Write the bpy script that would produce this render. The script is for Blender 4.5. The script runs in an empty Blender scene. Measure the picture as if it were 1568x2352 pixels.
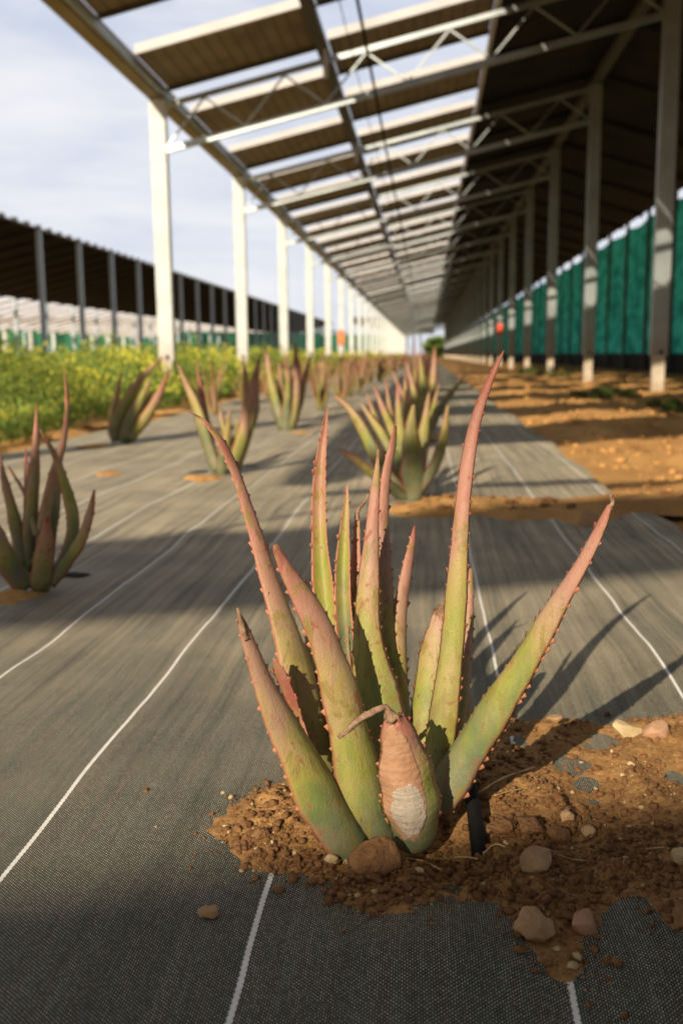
import bpy, bmesh, math, random
import numpy as np
from mathutils import Vector, Matrix
R = math.radians
rnd = random.Random(7)
sc = bpy.context.scene
col = sc.collection

# ------------------------------------------------------------------ camera
H = 0.55
F = 2221.0                     # focal length in pixels of a 1568 x 2352 picture
yaw, pitch, roll = R(5.01), R(9.22), R(0.6)
fwd_h = Vector((-math.sin(yaw), math.cos(yaw), 0))
right0 = Vector((math.cos(yaw), math.sin(yaw), 0))
FW = (fwd_h * math.cos(pitch) + Vector((0, 0, -math.sin(pitch)))).normalized()
up0 = right0.cross(FW)
RT = right0 * math.cos(roll) - up0 * math.sin(roll)
UP = up0 * math.cos(roll) + right0 * math.sin(roll)
CAM = Vector((0, 0, H))

def ray(px, py):
    return FW + RT * ((px - 784) / F) - UP * ((py - 1176) / F)
def at(px, py, z):
    return CAM + ray(px, py) * z
def gnd(px, py, h=0.0):
    d = ray(px, py)
    t = (h - H) / d.z
    return CAM + d * t

cd = bpy.data.cameras.new('camera')
cam = bpy.data.objects.new('camera', cd); col.objects.link(cam)
cam.matrix_world = Matrix(((RT.x, UP.x, -FW.x, CAM.x), (RT.y, UP.y, -FW.y, CAM.y), (RT.z, UP.z, -FW.z, CAM.z), (0, 0, 0, 1)))
cd.sensor_fit = 'VERTICAL'; cd.sensor_height = 36; cd.sensor_width = 24; cd.lens = 34.0
cd.clip_start = 0.02; cd.clip_end = 3000
cd.dof.use_dof = True; cd.dof.focus_distance = 1.12; cd.dof.aperture_fstop = 5.0
sc.camera = cam
sc.view_settings.view_transform = 'Standard'; sc.view_settings.look = 'None'
sc.view_settings.exposure = 0.38; sc.view_settings.gamma = 1

# ------------------------------------------------------------------ noise
def _h(ix, iy, s):
    n = (ix.astype(np.int64) * 374761393 + iy.astype(np.int64) * 668265263 + s * 974634777) & 0x7fffffff
    n = ((n ^ (n >> 13)) * 1274126177) & 0x7fffffff
    return ((n ^ (n >> 16)) & 0xffff) / 65535.0
def vnoise(x, y, s=0):
    x = np.asarray(x, float); y = np.asarray(y, float)
    ix = np.floor(x); iy = np.floor(y); fx = x - ix; fy = y - iy
    fx = fx * fx * (3 - 2 * fx); fy = fy * fy * (3 - 2 * fy)
    a = _h(ix, iy, s); b = _h(ix + 1, iy, s); c = _h(ix, iy + 1, s); d = _h(ix + 1, iy + 1, s)
    return (a * (1 - fx) + b * fx) * (1 - fy) + (c * (1 - fx) + d * fx) * fy
def fbm(x, y, s=0, o=4):
    t = 0; a = .5
    for k in range(o):
        t = t + a * vnoise(x * 2 ** k, y * 2 ** k, s + k * 17); a *= .5
    return t / (1 - .5 ** o) - 0.5
def smooth(a, b, x):
    t = np.clip((x - a) / (b - a), 0, 1); return t * t * (3 - 2 * t)

# ------------------------------------------------------------------ materials
def mat(name):
    m = bpy.data.materials.new(name); m.use_nodes = True
    nt = m.node_tree; b = nt.nodes['Principled BSDF']
    return m, nt, b
def N(nt, t, **kw):
    n = nt.nodes.new(t)
    for k, v in kw.items():
        if k.startswith('i_'):
            n.inputs[k[2:].replace('_', ' ')].default_value = v
        else:
            setattr(n, k, v)
    return n
def L(nt, a, b): nt.links.new(a, b)
def mixc(nt, fac, a, b, mode='MIX'):
    n = nt.nodes.new('ShaderNodeMix'); n.data_type = 'RGBA'; n.blend_type = mode
    for i, v in ((0, fac), (6, a), (7, b)):
        if isinstance(v, (int, float)): n.inputs[i].default_value = v
        elif isinstance(v, (tuple, list)): n.inputs[i].default_value = (*v, 1) if len(v) == 3 else v
        else: nt.links.new(v, n.inputs[i])
    return n.outputs[2]
def math_(nt, op, a, b=None, c=None, clamp=False):
    n = nt.nodes.new('ShaderNodeMath'); n.operation = op; n.use_clamp = clamp
    for i, v in enumerate((a, b, c)):
        if v is None: continue
        if isinstance(v, (int, float)): n.inputs[i].default_value = v
        else: nt.links.new(v, n.inputs[i])
    return n.outputs[0]
def noise(nt, scale, detail=4, rough=.55, vec=None, dist=0):
    n = nt.nodes.new('ShaderNodeTexNoise'); n.inputs['Scale'].default_value = scale
    n.inputs['Detail'].default_value = detail; n.inputs['Roughness'].default_value = rough
    n.inputs['Distortion'].default_value = dist
    if vec is None:
        vec = nt.nodes.new('ShaderNodeNewGeometry').outputs['Position']
    nt.links.new(vec, n.inputs['Vector'])
    return n.outputs['Fac']
def rng(nt, v, a, b, c=0, d=1):
    n = nt.nodes.new('ShaderNodeMapRange'); n.clamp = True
    nt.links.new(v, n.inputs[0])
    for i, k in enumerate((a, b, c, d)): n.inputs[i + 1].default_value = k
    return n.outputs[0]
def bump(nt, b, h, strength=.3, dist=.01):
    n = nt.nodes.new('ShaderNodeBump'); n.inputs['Strength'].default_value = strength
    n.inputs['Distance'].default_value = dist
    nt.links.new(h, n.inputs['Height']); nt.links.new(n.outputs[0], b.inputs['Normal'])
def simple(name, c1, c2, scale=6, rough=.6, metal=0, bs=.2, bd=.005, spec=.5):
    m, nt, b = mat(name)
    f = noise(nt, scale, 5)
    L(nt, mixc(nt, rng(nt, f, .3, .7), c1, c2), b.inputs['Base Color'])
    b.inputs['Roughness'].default_value = rough; b.inputs['Metallic'].default_value = metal
    b.inputs['Specular IOR Level'].default_value = spec
    bump(nt, b, noise(nt, scale * 6, 4), bs, bd)
    return m

M = {}
M['steel'] = simple('galvanised_steel', (.46, .49, .49), (.60, .63, .62), 3.5, .5, 0.0, .05)
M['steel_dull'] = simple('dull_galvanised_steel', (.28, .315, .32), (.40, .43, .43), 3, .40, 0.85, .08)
M['steel_post'] = simple('shaded_row_steel', (.24, .27, .28), (.34, .37, .37), 2.2, .45, 0.6, .08)  # right posts: darker, cooler copy of steel with the roof shade painted in
M['steel_grey'] = simple('weathered_steel', (.34, .42, .49), (.44, .52, .58), 3, .6, 0.0, .05)
M['beam_olive'] = simple('eave_beam_steel', (.20, .16, .075), (.30, .27, .20), 1.2, .6, 0, .05)
M['dark_steel'] = simple('dark_beam_steel', (.05, .048, .045), (.08, .075, .065), 3, .7, 0, .05)
M['white_edge'] = simple('white_panel_edge', (.42, .41, .41), (.52, .50, .50), 2, .55, 0, .03)
M['brown_edge'] = simple('brown_panel_edge', (.42, .26, .15), (.55, .38, .24), 3, .7, 0, .05)  # orange-brown tone of the inner eave strip
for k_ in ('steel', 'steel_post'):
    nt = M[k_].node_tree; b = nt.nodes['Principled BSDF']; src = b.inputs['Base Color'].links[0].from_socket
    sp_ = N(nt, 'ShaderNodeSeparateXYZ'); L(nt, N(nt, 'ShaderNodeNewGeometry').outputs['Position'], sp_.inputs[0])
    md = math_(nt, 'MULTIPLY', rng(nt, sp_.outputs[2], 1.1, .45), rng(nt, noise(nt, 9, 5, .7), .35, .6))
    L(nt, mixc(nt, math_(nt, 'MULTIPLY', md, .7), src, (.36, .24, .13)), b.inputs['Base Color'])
M['concrete'] = simple('post_footing', (.36, .28, .19), (.50, .45, .36), 9, .8, 0, .2)
M['black'] = simple('black_plastic', (.005, .005, .005), (.012, .011, .010), 20, .7, 0, .2, .005, .15)
M['hole'] = simple('dark_opening', (.004, .004, .004), (.012, .01, .008), 10, .9)  # near-black for discs standing in for holes, their inner shade painted
M['red'] = simple('red_paint', (.65, .06, .03), (.75, .10, .05), 5, .5)
M['orange'] = simple('orange_paint', (.75, .16, .04), (.80, .22, .07), 5, .5)

m, nt, b = mat('panel_underside'); M['panel'] = m          # brown ribbed underside of the roof panels
pos = N(nt, 'ShaderNodeNewGeometry').outputs['Position']
sep = N(nt, 'ShaderNodeSeparateXYZ'); L(nt, pos, sep.inputs[0])
w = math_(nt, 'FRACT', math_(nt, 'MULTIPLY', sep.outputs[0], 6.0))
rib = rng(nt, math_(nt, 'ABSOLUTE', math_(nt, 'SUBTRACT', w, .5)), .36, .48)
c = mixc(nt, rng(nt, noise(nt, 2.2, 4), .35, .7), (.17, .14, .095), (.29, .23, .15))
c = mixc(nt, rib, c, (.12, .10, .068))
L(nt, c, b.inputs['Base Color']); b.inputs['Roughness'].default_value = .75

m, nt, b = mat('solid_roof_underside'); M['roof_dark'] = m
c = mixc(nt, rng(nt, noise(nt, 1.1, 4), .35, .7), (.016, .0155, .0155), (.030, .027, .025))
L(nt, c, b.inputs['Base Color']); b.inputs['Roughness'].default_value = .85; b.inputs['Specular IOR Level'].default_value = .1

# aloe leaf
def leaf_mat(name, seed):
    m, nt, b = mat(name)
    u = N(nt, 'ShaderNodeAttribute', attribute_name='u').outputs['Fac']
    e = N(nt, 'ShaderNodeAttribute', attribute_name='e').outputs['Fac']
    oi = N(nt, 'ShaderNodeObjectInfo')
    sepc = N(nt, 'ShaderNodeSeparateColor'); L(nt, oi.outputs['Color'], sepc.inputs[0])
    tc = N(nt, 'ShaderNodeNewGeometry').outputs['Position']
    mp = N(nt, 'ShaderNodeMapping'); mp.inputs['Scale'].default_value = (1, 1, .35)
    mp.inputs['Location'].default_value = (seed, seed * 2, 0); L(nt, tc, mp.inputs[0])
    big = noise(nt, 17, 5, .6, mp.outputs[0], .6)
    mid = noise(nt, 55, 6, .65, mp.outputs[0], 1.5)
    fine = noise(nt, 420, 3, .6, tc)
    # 0 green .. 1 pink-red, shifted by the plant's own redness
    t = math_(nt, 'ADD', math_(nt, 'MULTIPLY', u, 1.0), math_(nt, 'MULTIPLY', math_(nt, 'SUBTRACT', big, .5), 1.05))
    t = math_(nt, 'ADD', t, math_(nt, 'SUBTRACT', sepc.outputs[0], .5))
    inn = N(nt, 'ShaderNodeAttribute', attribute_name='inner').outputs['Fac']
    t = math_(nt, 'SUBTRACT', t, math_(nt, 'MULTIPLY', inn, .34))
    cr = N(nt, 'ShaderNodeValToRGB'); L(nt, t, cr.inputs[0])
    el = cr.color_ramp.elements
    stops = [(0.0, (.105, .140, .066)), (.16, (.150, .185, .050)), (.32, (.25, .255, .048)), (.46, (.33, .25, .085)), (.60, (.36, .215, .135)), (.78, (.37, .175, .125)), (.92, (.33, .125, .085)), (1.0, (.23, .065, .040))]
    el[0].position, el[0].color = stops[0][0], (*stops[0][1], 1)
    el[1].position, el[1].color = stops[-1][0], (*stops[-1][1], 1)
    for p_, c_ in stops[1:-1]:
        x = el.new(p_); x.color = (*c_, 1)
    c = cr.outputs[0]
    # waxy pale bloom
    c = mixc(nt, rng(nt, noise(nt, 11, 4, .6, tc), .45, .70, 0, .42), c, (.40, .27, .19))
    # rusty sunburnt blotches
    c = mixc(nt, rng(nt, mid, .585, .66, 0, .8), c, (.26, .085, .038))
    c = mixc(nt, rng(nt, noise(nt, 22, 5, .65, mp.outputs[0], 2.5), .555, .61, 0, .7), c, (.21, .17, .03))
    mp3 = N(nt, 'ShaderNodeMapping'); mp3.inputs['Scale'].default_value = (1, 1, .08); L(nt, tc, mp3.inputs[0])
    c = mixc(nt, rng(nt, noise(nt, 190, 4, .7, mp3.outputs[0]), .52, .66, 0, .30), c, (.24, .13, .07))
    c = mixc(nt, rng(nt, noise(nt, 6, 4, .6, tc, 1.0), .56, .70, 0, .45), c, (.20, .115, .085))
    # corky specks
    v = N(nt, 'ShaderNodeTexVoronoi', i_Scale=70.0); L(nt, mp.outputs[0], v.inputs['Vector'])
    c = mixc(nt, rng(nt, v.outputs['Distance'], .10, .06, 0, .8), c, (.14, .055, .03))
    # fine pale flecks
    c = mixc(nt, rng(nt, fine, .66, .72, 0, .35), c, (.62, .50, .36))
    c = mixc(nt, math_(nt, 'MULTIPLY', e, .8), c, (.45, .16, .09))
    # dry end
    dry = rng(nt, math_(nt, 'SUBTRACT', math_(nt, 'ADD', u, math_(nt, 'MULTIPLY', math_(nt, 'SUBTRACT', mid, .5), .10)), sepc.outputs[2]), 0.0, .02)
    dc = mixc(nt, rng(nt, noise(nt, 160, 4, .7, mp.outputs[0]), .4, .6), (.30, .17, .09), (.12, .055, .03))
    c = mixc(nt, dry, c, dc)
    L(nt, c, b.inputs['Base Color'])
    L(nt, rng(nt, mid, .3, .7, .42, .62), b.inputs['Roughness'])
    b.inputs['Specular IOR Level'].default_value = .35
    b.inputs['Subsurface Weight'].default_value = .06
    b.inputs['Subsurface Radius'].default_value = (.010, .006, .002)
    b.inputs['Subsurface Scale'].default_value = .6
    h = math_(nt, 'ADD', math_(nt, 'MULTIPLY', mid, .6), math_(nt, 'MULTIPLY', fine, .4))
    bump(nt, b, h, .6, .003)
    return m
M['leaf'] = leaf_mat('aloe_leaf_skin', 3.0)
M['dry'] = simple('dry_leaf', (.42, .27, .17), (.17, .085, .045), 90, .8, 0, .8, .003)

# woven mat
m, nt, b = mat('woven_ground_cover'); M['mat'] = m
pos = N(nt, 'ShaderNodeNewGeometry').outputs['Position']
warpn = N(nt, 'ShaderNodeTexNoise', i_Scale=3.0, i_Detail=2.0); L(nt, pos, warpn.inputs['Vector'])
wv = N(nt, 'ShaderNodeVectorMath', operation='SCALE'); wv.inputs[3].default_value = .012
L(nt, warpn.outputs['Color'], wv.inputs[0])
addv = N(nt, 'ShaderNodeVectorMath', operation='ADD'); L(nt, pos, addv.inputs[0]); L(nt, wv.outputs[0], addv.inputs[1])
sep = N(nt, 'ShaderNodeSeparateXYZ'); L(nt, addv.outputs[0], sep.inputs[0])
X, Y = sep.outputs[0], sep.outputs[1]
px, py = .00235, .0040
gx = math_(nt, 'DIVIDE', X, px); gy = math_(nt, 'DIVIDE', Y, py)
cellx = math_(nt, 'FLOOR', gx)
off = math_(nt, 'MULTIPLY', math_(nt, 'MODULO', math_(nt, 'ADD', cellx, 20000), 2.0), .5)
fx = math_(nt, 'ABSOLUTE', math_(nt, 'SUBTRACT', math_(nt, 'FRACT', gx), .5))
fy = math_(nt, 'ABSOLUTE', math_(nt, 'SUBTRACT', math_(nt, 'FRACT', math_(nt, 'ADD', gy, off)), .5))
dot = math_(nt, 'MULTIPLY', math_(nt, 'LESS_THAN', fx, .20), math_(nt, 'LESS_THAN', fy, .25))
cv = N(nt, 'ShaderNodeCombineXYZ'); L(nt, cellx, cv.inputs[0]); L(nt, math_(nt, 'FLOOR', math_(nt, 'ADD', gy, off)), cv.inputs[1])
wn = N(nt, 'ShaderNodeTexWhiteNoise'); L(nt, cv.outputs[0], wn.inputs['Vector'])
dotc = mixc(nt, rng(nt, wn.outputs['Value'], .1, .9), (.36, .32, .23), (.75, .68, .54))
green = math_(nt, 'GREATER_THAN', noise(nt, 1, 0, .5, (lambda cx: cx)(N(nt, 'ShaderNodeCombineXYZ').outputs[0])), 2.0)
# slow streaks along the weave (threads that differ) and dust, with painted sheen
st = N(nt, 'ShaderNodeCombineXYZ'); L(nt, math_(nt, 'MULTIPLY', X, 90), st.inputs[0]); L(nt, math_(nt, 'MULTIPLY', Y, 1.1), st.inputs[1])
streak = noise(nt, 1.0, 3, .6, st.outputs[0])
st2 = N(nt, 'ShaderNodeCombineXYZ'); L(nt, math_(nt, 'MULTIPLY', X, 4), st2.inputs[0]); L(nt, math_(nt, 'MULTIPLY', Y, 70), st2.inputs[1])
streak2 = noise(nt, 1.0, 2, .6, st2.outputs[0])
streakw = N(nt, 'ShaderNodeCombineXYZ'); L(nt, math_(nt, 'MULTIPLY', X, 42), streakw.inputs[0]); L(nt, math_(nt, 'MULTIPLY', Y, .8), streakw.inputs[1])
streak3 = noise(nt, 1.0, 5, .75, streakw.outputs[0])
tape = mixc(nt, rng(nt, streak, .40, .62), (.014, .013, .011), (.010, .030, .022))
tape = mixc(nt, rng(nt, streak2, .55, .70, 0, .5), tape, (.030, .029, .024))
dotc = mixc(nt, rng(nt, streak3, .35, .65, .45, 0), dotc, (.05, .06, .045))
weave = mixc(nt, dot, tape, dotc)
dust = noise(nt, 3.2, 6, .62)
dustf = noise(nt, 60, 4, .7)
dust_sheen = math_(nt, 'MULTIPLY', rng(nt, dust, .42, .75, .0, .30), rng(nt, dustf, .25, .7, .55, 1.0))
dust_sheen = math_(nt, 'MULTIPLY', dust_sheen, rng(nt, Y, .8, 1.7, .25, 1.0))  # thinner dust up close, painting in the darker look from above
dust_sheen = math_(nt, 'ADD', dust_sheen, math_(nt, 'MULTIPLY', rng(nt, Y, 1.0, 2.6, 0.0, .70), math_(nt, 'MULTIPLY', rng(nt, streak3, .34, .64, .15, 1.2), rng(nt, dust, .3, .65, .75, 1.1))), clamp=True)  # dust rises with distance, painting in the paler look at grazing view
weave = mixc(nt, dust_sheen, weave, (.47, .385, .25))
# pale spill of ochre dirt
weave = mixc(nt, rng(nt, noise(nt, 5.5, 6, .7), .64, .74, 0, .6), weave, (.40, .22, .09))
# white marker threads
SP, X0 = .289, -.157
lx = math_(nt, 'SUBTRACT', math_(nt, 'FRACT', math_(nt, 'DIVIDE', math_(nt, 'SUBTRACT', X, X0 - SP / 2 - SP * 40), SP)), .5)
lxm = math_(nt, 'MULTIPLY', lx, SP)
zig = math_(nt, 'MULTIPLY', math_(nt, 'ABSOLUTE', math_(nt, 'SUBTRACT', math_(nt, 'FRACT', math_(nt, 'DIVIDE', Y, .0075)), .5)), .0022)
line = math_(nt, 'LESS_THAN', math_(nt, 'ABSOLUTE', math_(nt, 'ADD', lxm, math_(nt, 'SUBTRACT', zig, .0005))), .0027)
weave = mixc(nt, line, weave, mixc(nt, rng(nt, dustf, .4, .75, 0, .5), (.80, .78, .74), (.50, .44, .36)))
L(nt, weave, b.inputs['Base Color'])
b.inputs['Roughness'].default_value = .7
b.inputs['Specular IOR Level'].default_value = .2
b.inputs['Sheen Weight'].default_value = .10
b.inputs['Sheen Roughness'].default_value = .4
b.inputs['Sheen Tint'].default_value = (1, .92, .78, 1)
bump(nt, b, math_(nt, 'ADD', math_(nt, 'MULTIPLY', dot, .7), math_(nt, 'MULTIPLY', line, 1.5)), .5, .0008)

# soil
def soil_mat(name, a, bb, pale, sc1=9):
    m, nt, b = mat(name)
    f1 = noise(nt, sc1, 6, .65); f2 = noise(nt, 130, 5, .7); f3 = noise(nt, 700, 3, .7)
    c = mixc(nt, rng(nt, f1, .3, .7), a, bb)
    c = mixc(nt, rng(nt, f2, .48, .75, 0, .6), c, pale)
    c = mixc(nt, rng(nt, f2, .45, .28, 0, .6), c, tuple(x * .45 for x in a))
    c = mixc(nt, rng(nt, f3, .68, .74, 0, .7), c, (.62, .47, .30))
    L(nt, c, b.inputs['Base Color']); b.inputs['Roughness'].default_value = .95
    b.inputs['Specular IOR Level'].default_value = .15
    bump(nt, b, math_(nt, 'ADD', f2, math_(nt, 'MULTIPLY', f3, .4)), .9, .006)
    return m
M['soil'] = soil_mat('ochre_soil', (.25, .125, .046), (.50, .275, .10), (.66, .42, .18))
M['field'] = soil_mat('field_soil', (.36, .17, .058), (.70, .39, .13), (.78, .48, .19), 2.2)
M['clod'] = soil_mat('soil_clod', (.17, .078, .031), (.29, .145, .060), (.44, .27, .13), 25)
M['stone_tan'] = simple('tan_stone', (.30, .175, .085), (.48, .31, .165), 28, .85, 0, .7, .004, .2)
M['stone_pale'] = simple('pale_stone', (.55, .43, .24), (.38, .27, .13), 30, .8, 0, .5, .003, .2)
M['stone_pink'] = simple('pinkish_stone', (.46, .275, .165), (.31, .17, .09), 30, .8, 0, .5, .003, .2)
M['stone_rough'] = simple('rough_stone', (.32, .17, .075), (.17, .08, .035), 34, .9, 0, 1.0, .006, .2)
M['straw'] = simple('straw', (.62, .44, .20), (.40, .25, .10), 60, .7)

m, nt, b = mat('green_shade_net'); M['net'] = m
pos = N(nt, 'ShaderNodeNewGeometry').outputs['Position']
sep = N(nt, 'ShaderNodeSeparateXYZ'); L(nt, pos, sep.inputs[0])
cc = N(nt, 'ShaderNodeCombineXYZ'); L(nt, math_(nt, 'MULTIPLY', sep.outputs[1], .9), cc.inputs[1]); L(nt, math_(nt, 'MULTIPLY', sep.outputs[2], 2.2), cc.inputs[2])
f = noise(nt, 1.0, 3, .6, cc.outputs[0])
c = mixc(nt, rng(nt, f, .40, .60), (.016, .22, .16), (.045, .43, .32))
L(nt, c, b.inputs['Base Color']); b.inputs['Roughness'].default_value = .8
b.inputs['Specular IOR Level'].default_value = .1
tr = N(nt, 'ShaderNodeBsdfTranslucent'); L(nt, c, tr.inputs[0])
mx = N(nt, 'ShaderNodeMixShader'); mx.inputs[0].default_value = .6
L(nt, b.outputs[0], mx.inputs[1]); L(nt, tr.outputs[0], mx.inputs[2])
L(nt, mx.outputs[0], nt.nodes['Material Output'].inputs[0])
bump(nt, b, f, .6, .1)

def foliage_mat(name, c1, c2, s=2.5, trans=.25):
    m, nt, b = mat(name)
    c = mixc(nt, rng(nt, noise(nt, s, 4), .3, .7), c1, c2)
    L(nt, c, b.inputs['Base Color']); b.inputs['Roughness'].default_value = .65
    b.inputs['Specular IOR Level'].default_value = .2
    tr = N(nt, 'ShaderNodeBsdfTranslucent'); L(nt, c, tr.inputs[0])
    mx = N(nt, 'ShaderNodeMixShader'); mx.inputs[0].default_value = trans
    L(nt, b.outputs[0], mx.inputs[1]); L(nt, tr.outputs[0], mx.inputs[2])
    L(nt, mx.outputs[0], nt.nodes['Material Output'].inputs[0])
    return m
M['mustard_leaf'] = foliage_mat('mustard_leaf', (.11, .19, .040), (.29, .38, .075), 2.5, .4)
M['mustard_flower'] = foliage_mat('mustard_flower', (.90, .80, .07), (.78, .76, .12), 2, .35)
M['weed'] = foliage_mat('weed_leaf', (.055, .10, .022), (.13, .16, .04), 3)
M['tree'] = foliage_mat('far_tree_leaf', (.05, .08, .03), (.09, .12, .05), 1)

# ------------------------------------------------------------------ helpers
def link(name, verts, faces, m, parent=None, smooth_=False, mats=None, midx=None):
    me = bpy.data.meshes.new(name)
    me.from_pydata([tuple(v) for v in verts], [], [tuple(f) for f in faces])
    for mm in (mats or [m]): me.materials.append(mm)
    if midx is not None: me.polygons.foreach_set('material_index', list(midx))
    if smooth_: me.polygons.foreach_set('use_smooth', [True] * len(me.polygons))
    me.update()
    o = bpy.data.objects.new(name, me); col.objects.link(o)
    if parent: o.parent = parent
    return o
def tag(o, label=None, cat=None, group=None, kind=None):
    if label: o['label'] = label
    if cat: o['category'] = cat
    if group: o['group'] = group
    if kind: o['kind'] = kind
    return o
def empty(name, loc, label, cat, group=None):
    o = bpy.data.objects.new(name, None); col.objects.link(o); o.location = loc
    o.empty_display_size = .1
    return tag(o, label, cat, group)

class MB:
    def __init__(s): s.v = []; s.f = []; s.mi = []
    def box(s, x0, x1, y0, y1, z0, z1, mi=0):
        n = len(s.v)
        s.v += [(x0, y0, z0), (x1, y0, z0), (x1, y1, z0), (x0, y1, z0), (x0, y0, z1), (x1, y0, z1), (x1, y1, z1), (x0, y1, z1)]
        for q in ((0, 3, 2, 1), (4, 5, 6, 7), (0, 1, 5, 4), (1, 2, 6, 5), (2, 3, 7, 6), (3, 0, 4, 7)):
            s.f.append(tuple(n + k for k in q)); s.mi.append(mi)
    def bar(s, a, b, w, h=None, mi=0, upv=(0, 0, 1)):
        a = Vector(a); b = Vector(b); h = h or w
        d = (b - a).normalized(); u = Vector(upv)
        if abs(d.dot(u)) > .98: u = Vector((0, 1, 0))
        sx = d.cross(u).normalized(); uu = sx.cross(d)
        n = len(s.v)
        for p in (a, b):
            for i, j in ((-1, -1), (1, -1), (1, 1), (-1, 1)):
                s.v.append(tuple(p + sx * (i * w / 2) + uu * (j * h / 2)))
        for q in ((0, 3, 2, 1), (4, 5, 6, 7), (0, 1, 5, 4), (1, 2, 6, 5), (2, 3, 7, 6), (3, 0, 4, 7)):
            s.f.append(tuple(n + k for k in q)); s.mi.append(mi)
    def tube(s, pts, r, k=8, mi=0, caps=True):
        pts = [Vector(p) for p in pts]; n0 = len(s.v); K = k
        rr = r if isinstance(r, (list, tuple)) else [r] * len(pts)
        prev = None
        for i, p in enumerate(pts):
            d = (pts[min(i + 1, len(pts) - 1)] - pts[max(i - 1, 0)]).normalized()
            if prev is None:
                u = Vector((0, 0, 1)) if abs(d.z) < .9 else Vector((0, 1, 0))
            else: u = prev
            a = d.cross(u).normalized(); u = a.cross(d).normalized(); prev = u
            for j in range(K):
                t = 2 * math.pi * j / K
                s.v.append(tuple(p + a * (math.cos(t) * rr[i]) + u * (math.sin(t) * rr[i])))
        for i in range(len(pts) - 1):
            for j in range(K):
                a0 = n0 + i * K + j; a1 = n0 + i * K + (j + 1) % K
                s.f.append((a0, a1, a1 + K, a0 + K)); s.mi.append(mi)
        if caps:
            s.f.append(tuple(n0 + j for j in range(K))[::-1]); s.mi.append(mi)
            e = n0 + (len(pts) - 1) * K
            s.f.append(tuple(e + j for j in range(K))); s.mi.append(mi)
    def build(s, name, m, parent=None, smooth_=False):
        ms = m if isinstance(m, list) else [m]
        return link(name, s.v, s.f, None, parent, smooth_, ms, s.mi)

def grid_mesh(name, xs, ys, zf, m, smooth_=True, keep=None):
    XX, YY = np.meshgrid(xs, ys)
    ZZ = zf(XX, YY)
    nx, ny = len(xs), len(ys)
    co = np.stack([XX, YY, ZZ], -1).reshape(-1, 3)
    i = np.arange(ny - 1)[:, None] * nx + np.arange(nx - 1)[None, :]
    q = np.stack([i, i + 1, i + nx + 1, i + nx], -1).reshape(-1, 4)
    if keep is not None:
        kk = keep(XX, YY, ZZ).reshape(-1)
        q = q[kk[q].any(axis=1)]
        used = np.unique(q); remap = -np.ones(len(co), int); remap[used] = np.arange(len(used))
        co = co[used]; q = remap[q]
    return fast_mesh(name, co, q, [m], smooth_=smooth_)
def fast_mesh(name, co, q, mats, midx=None, smooth_=False, parent=None):
    me = bpy.data.meshes.new(name)
    co = np.ascontiguousarray(co, dtype=np.float32); q = np.ascontiguousarray(q, dtype=np.int32)
    k = q.shape[1]
    me.vertices.add(len(co)); me.vertices.foreach_set('co', co.ravel())
    me.loops.add(q.size); me.loops.foreach_set('vertex_index', q.ravel())
    me.polygons.add(len(q)); me.polygons.foreach_set('loop_start', np.arange(0, q.size, k, dtype=np.int32))
    me.polygons.foreach_set('loop_total', np.full(len(q), k, dtype=np.int32))
    for mm in mats: me.materials.append(mm)
    if midx is not None: me.polygons.foreach_set('material_index', np.asarray(midx, dtype=np.int32))
    if smooth_: me.polygons.foreach_set('use_smooth', np.ones(len(q), dtype=bool))
    me.update(calc_edges=True); me.validate()
    o = bpy.data.objects.new(name, me); col.objects.link(o)
    if parent: o.parent = parent
    return o

def catmull(P, n):
    """resample a list of tuples (any dimension) into n points"""
    P = np.array(P, float); m_ = len(P)
    t = np.concatenate([[0], np.cumsum(np.linalg.norm(np.diff(P[:, :3], axis=0), axis=1) + 1e-9)])
    out = []
    for s in np.linspace(0, t[-1], n):
        i = min(max(int(np.searchsorted(t, s) - 1), 0), m_ - 2)
        a = (s - t[i]) / (t[i + 1] - t[i])
        p0 = P[max(i - 1, 0)]; p1 = P[i]; p2 = P[i + 1]; p3 = P[min(i + 2, m_ - 1)]
        dt = t[i + 1] - t[i]
        d1 = (p2 - p0) / (t[i + 1] - t[max(i - 1, 0)]) * dt
        d2 = (p3 - p1) / (t[min(i + 2, m_ - 1)] - t[i]) * dt
        h = 2 * a ** 3 - 3 * a ** 2 + 1, a ** 3 - 2 * a ** 2 + a, -2 * a ** 3 + 3 * a ** 2, a ** 3 - a ** 2
        out.append(h[0] * p1 + h[1] * d1 + h[2] * p2 + h[3] * d2)
    return np.array(out)

# ------------------------------------------------------------------ ground shapes
SUN_AZ = math.radians(22.0)       # light travels this far to the right of +Y
ridge1 = gnd(1470, 2190); ridge2 = gnd(1010, 2190); base0 = gnd(930, 1945)
def mat_h(x, y):
    x = np.asarray(x, float); y = np.asarray(y, float)
    h = .030 * fbm(x * 1.3 + 3, y * .9 + 5, 3, 3) * smooth(.9, 3, y) + .014 * fbm(x * 4, y * 3.4, 9, 3) + .006 * fbm(x * 13, y * 3, 19, 2)
    h = h + .034 * np.exp(-(((x - ridge1.x - .04) / .085) ** 2 + ((y - ridge1.y) / .13) ** 2))
    h = h + .020 * np.exp(-(((x - ridge2.x) / .10) ** 2 + ((y - ridge2.y) / .10) ** 2))
    h = h - .022 * np.exp(-(((x - base0.x) / .11) ** 2 + ((y - base0.y - .01) / .07) ** 2))
    h = h + .014 * np.exp(-(((x - .5) / .35) ** 2 + ((y - 1.75) / .16) ** 2))
    return h
def grow(a, b, s0, r):
    out = [a]; s = s0
    while out[-1] < b: out.append(out[-1] + s); s *= r
    return out
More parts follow.
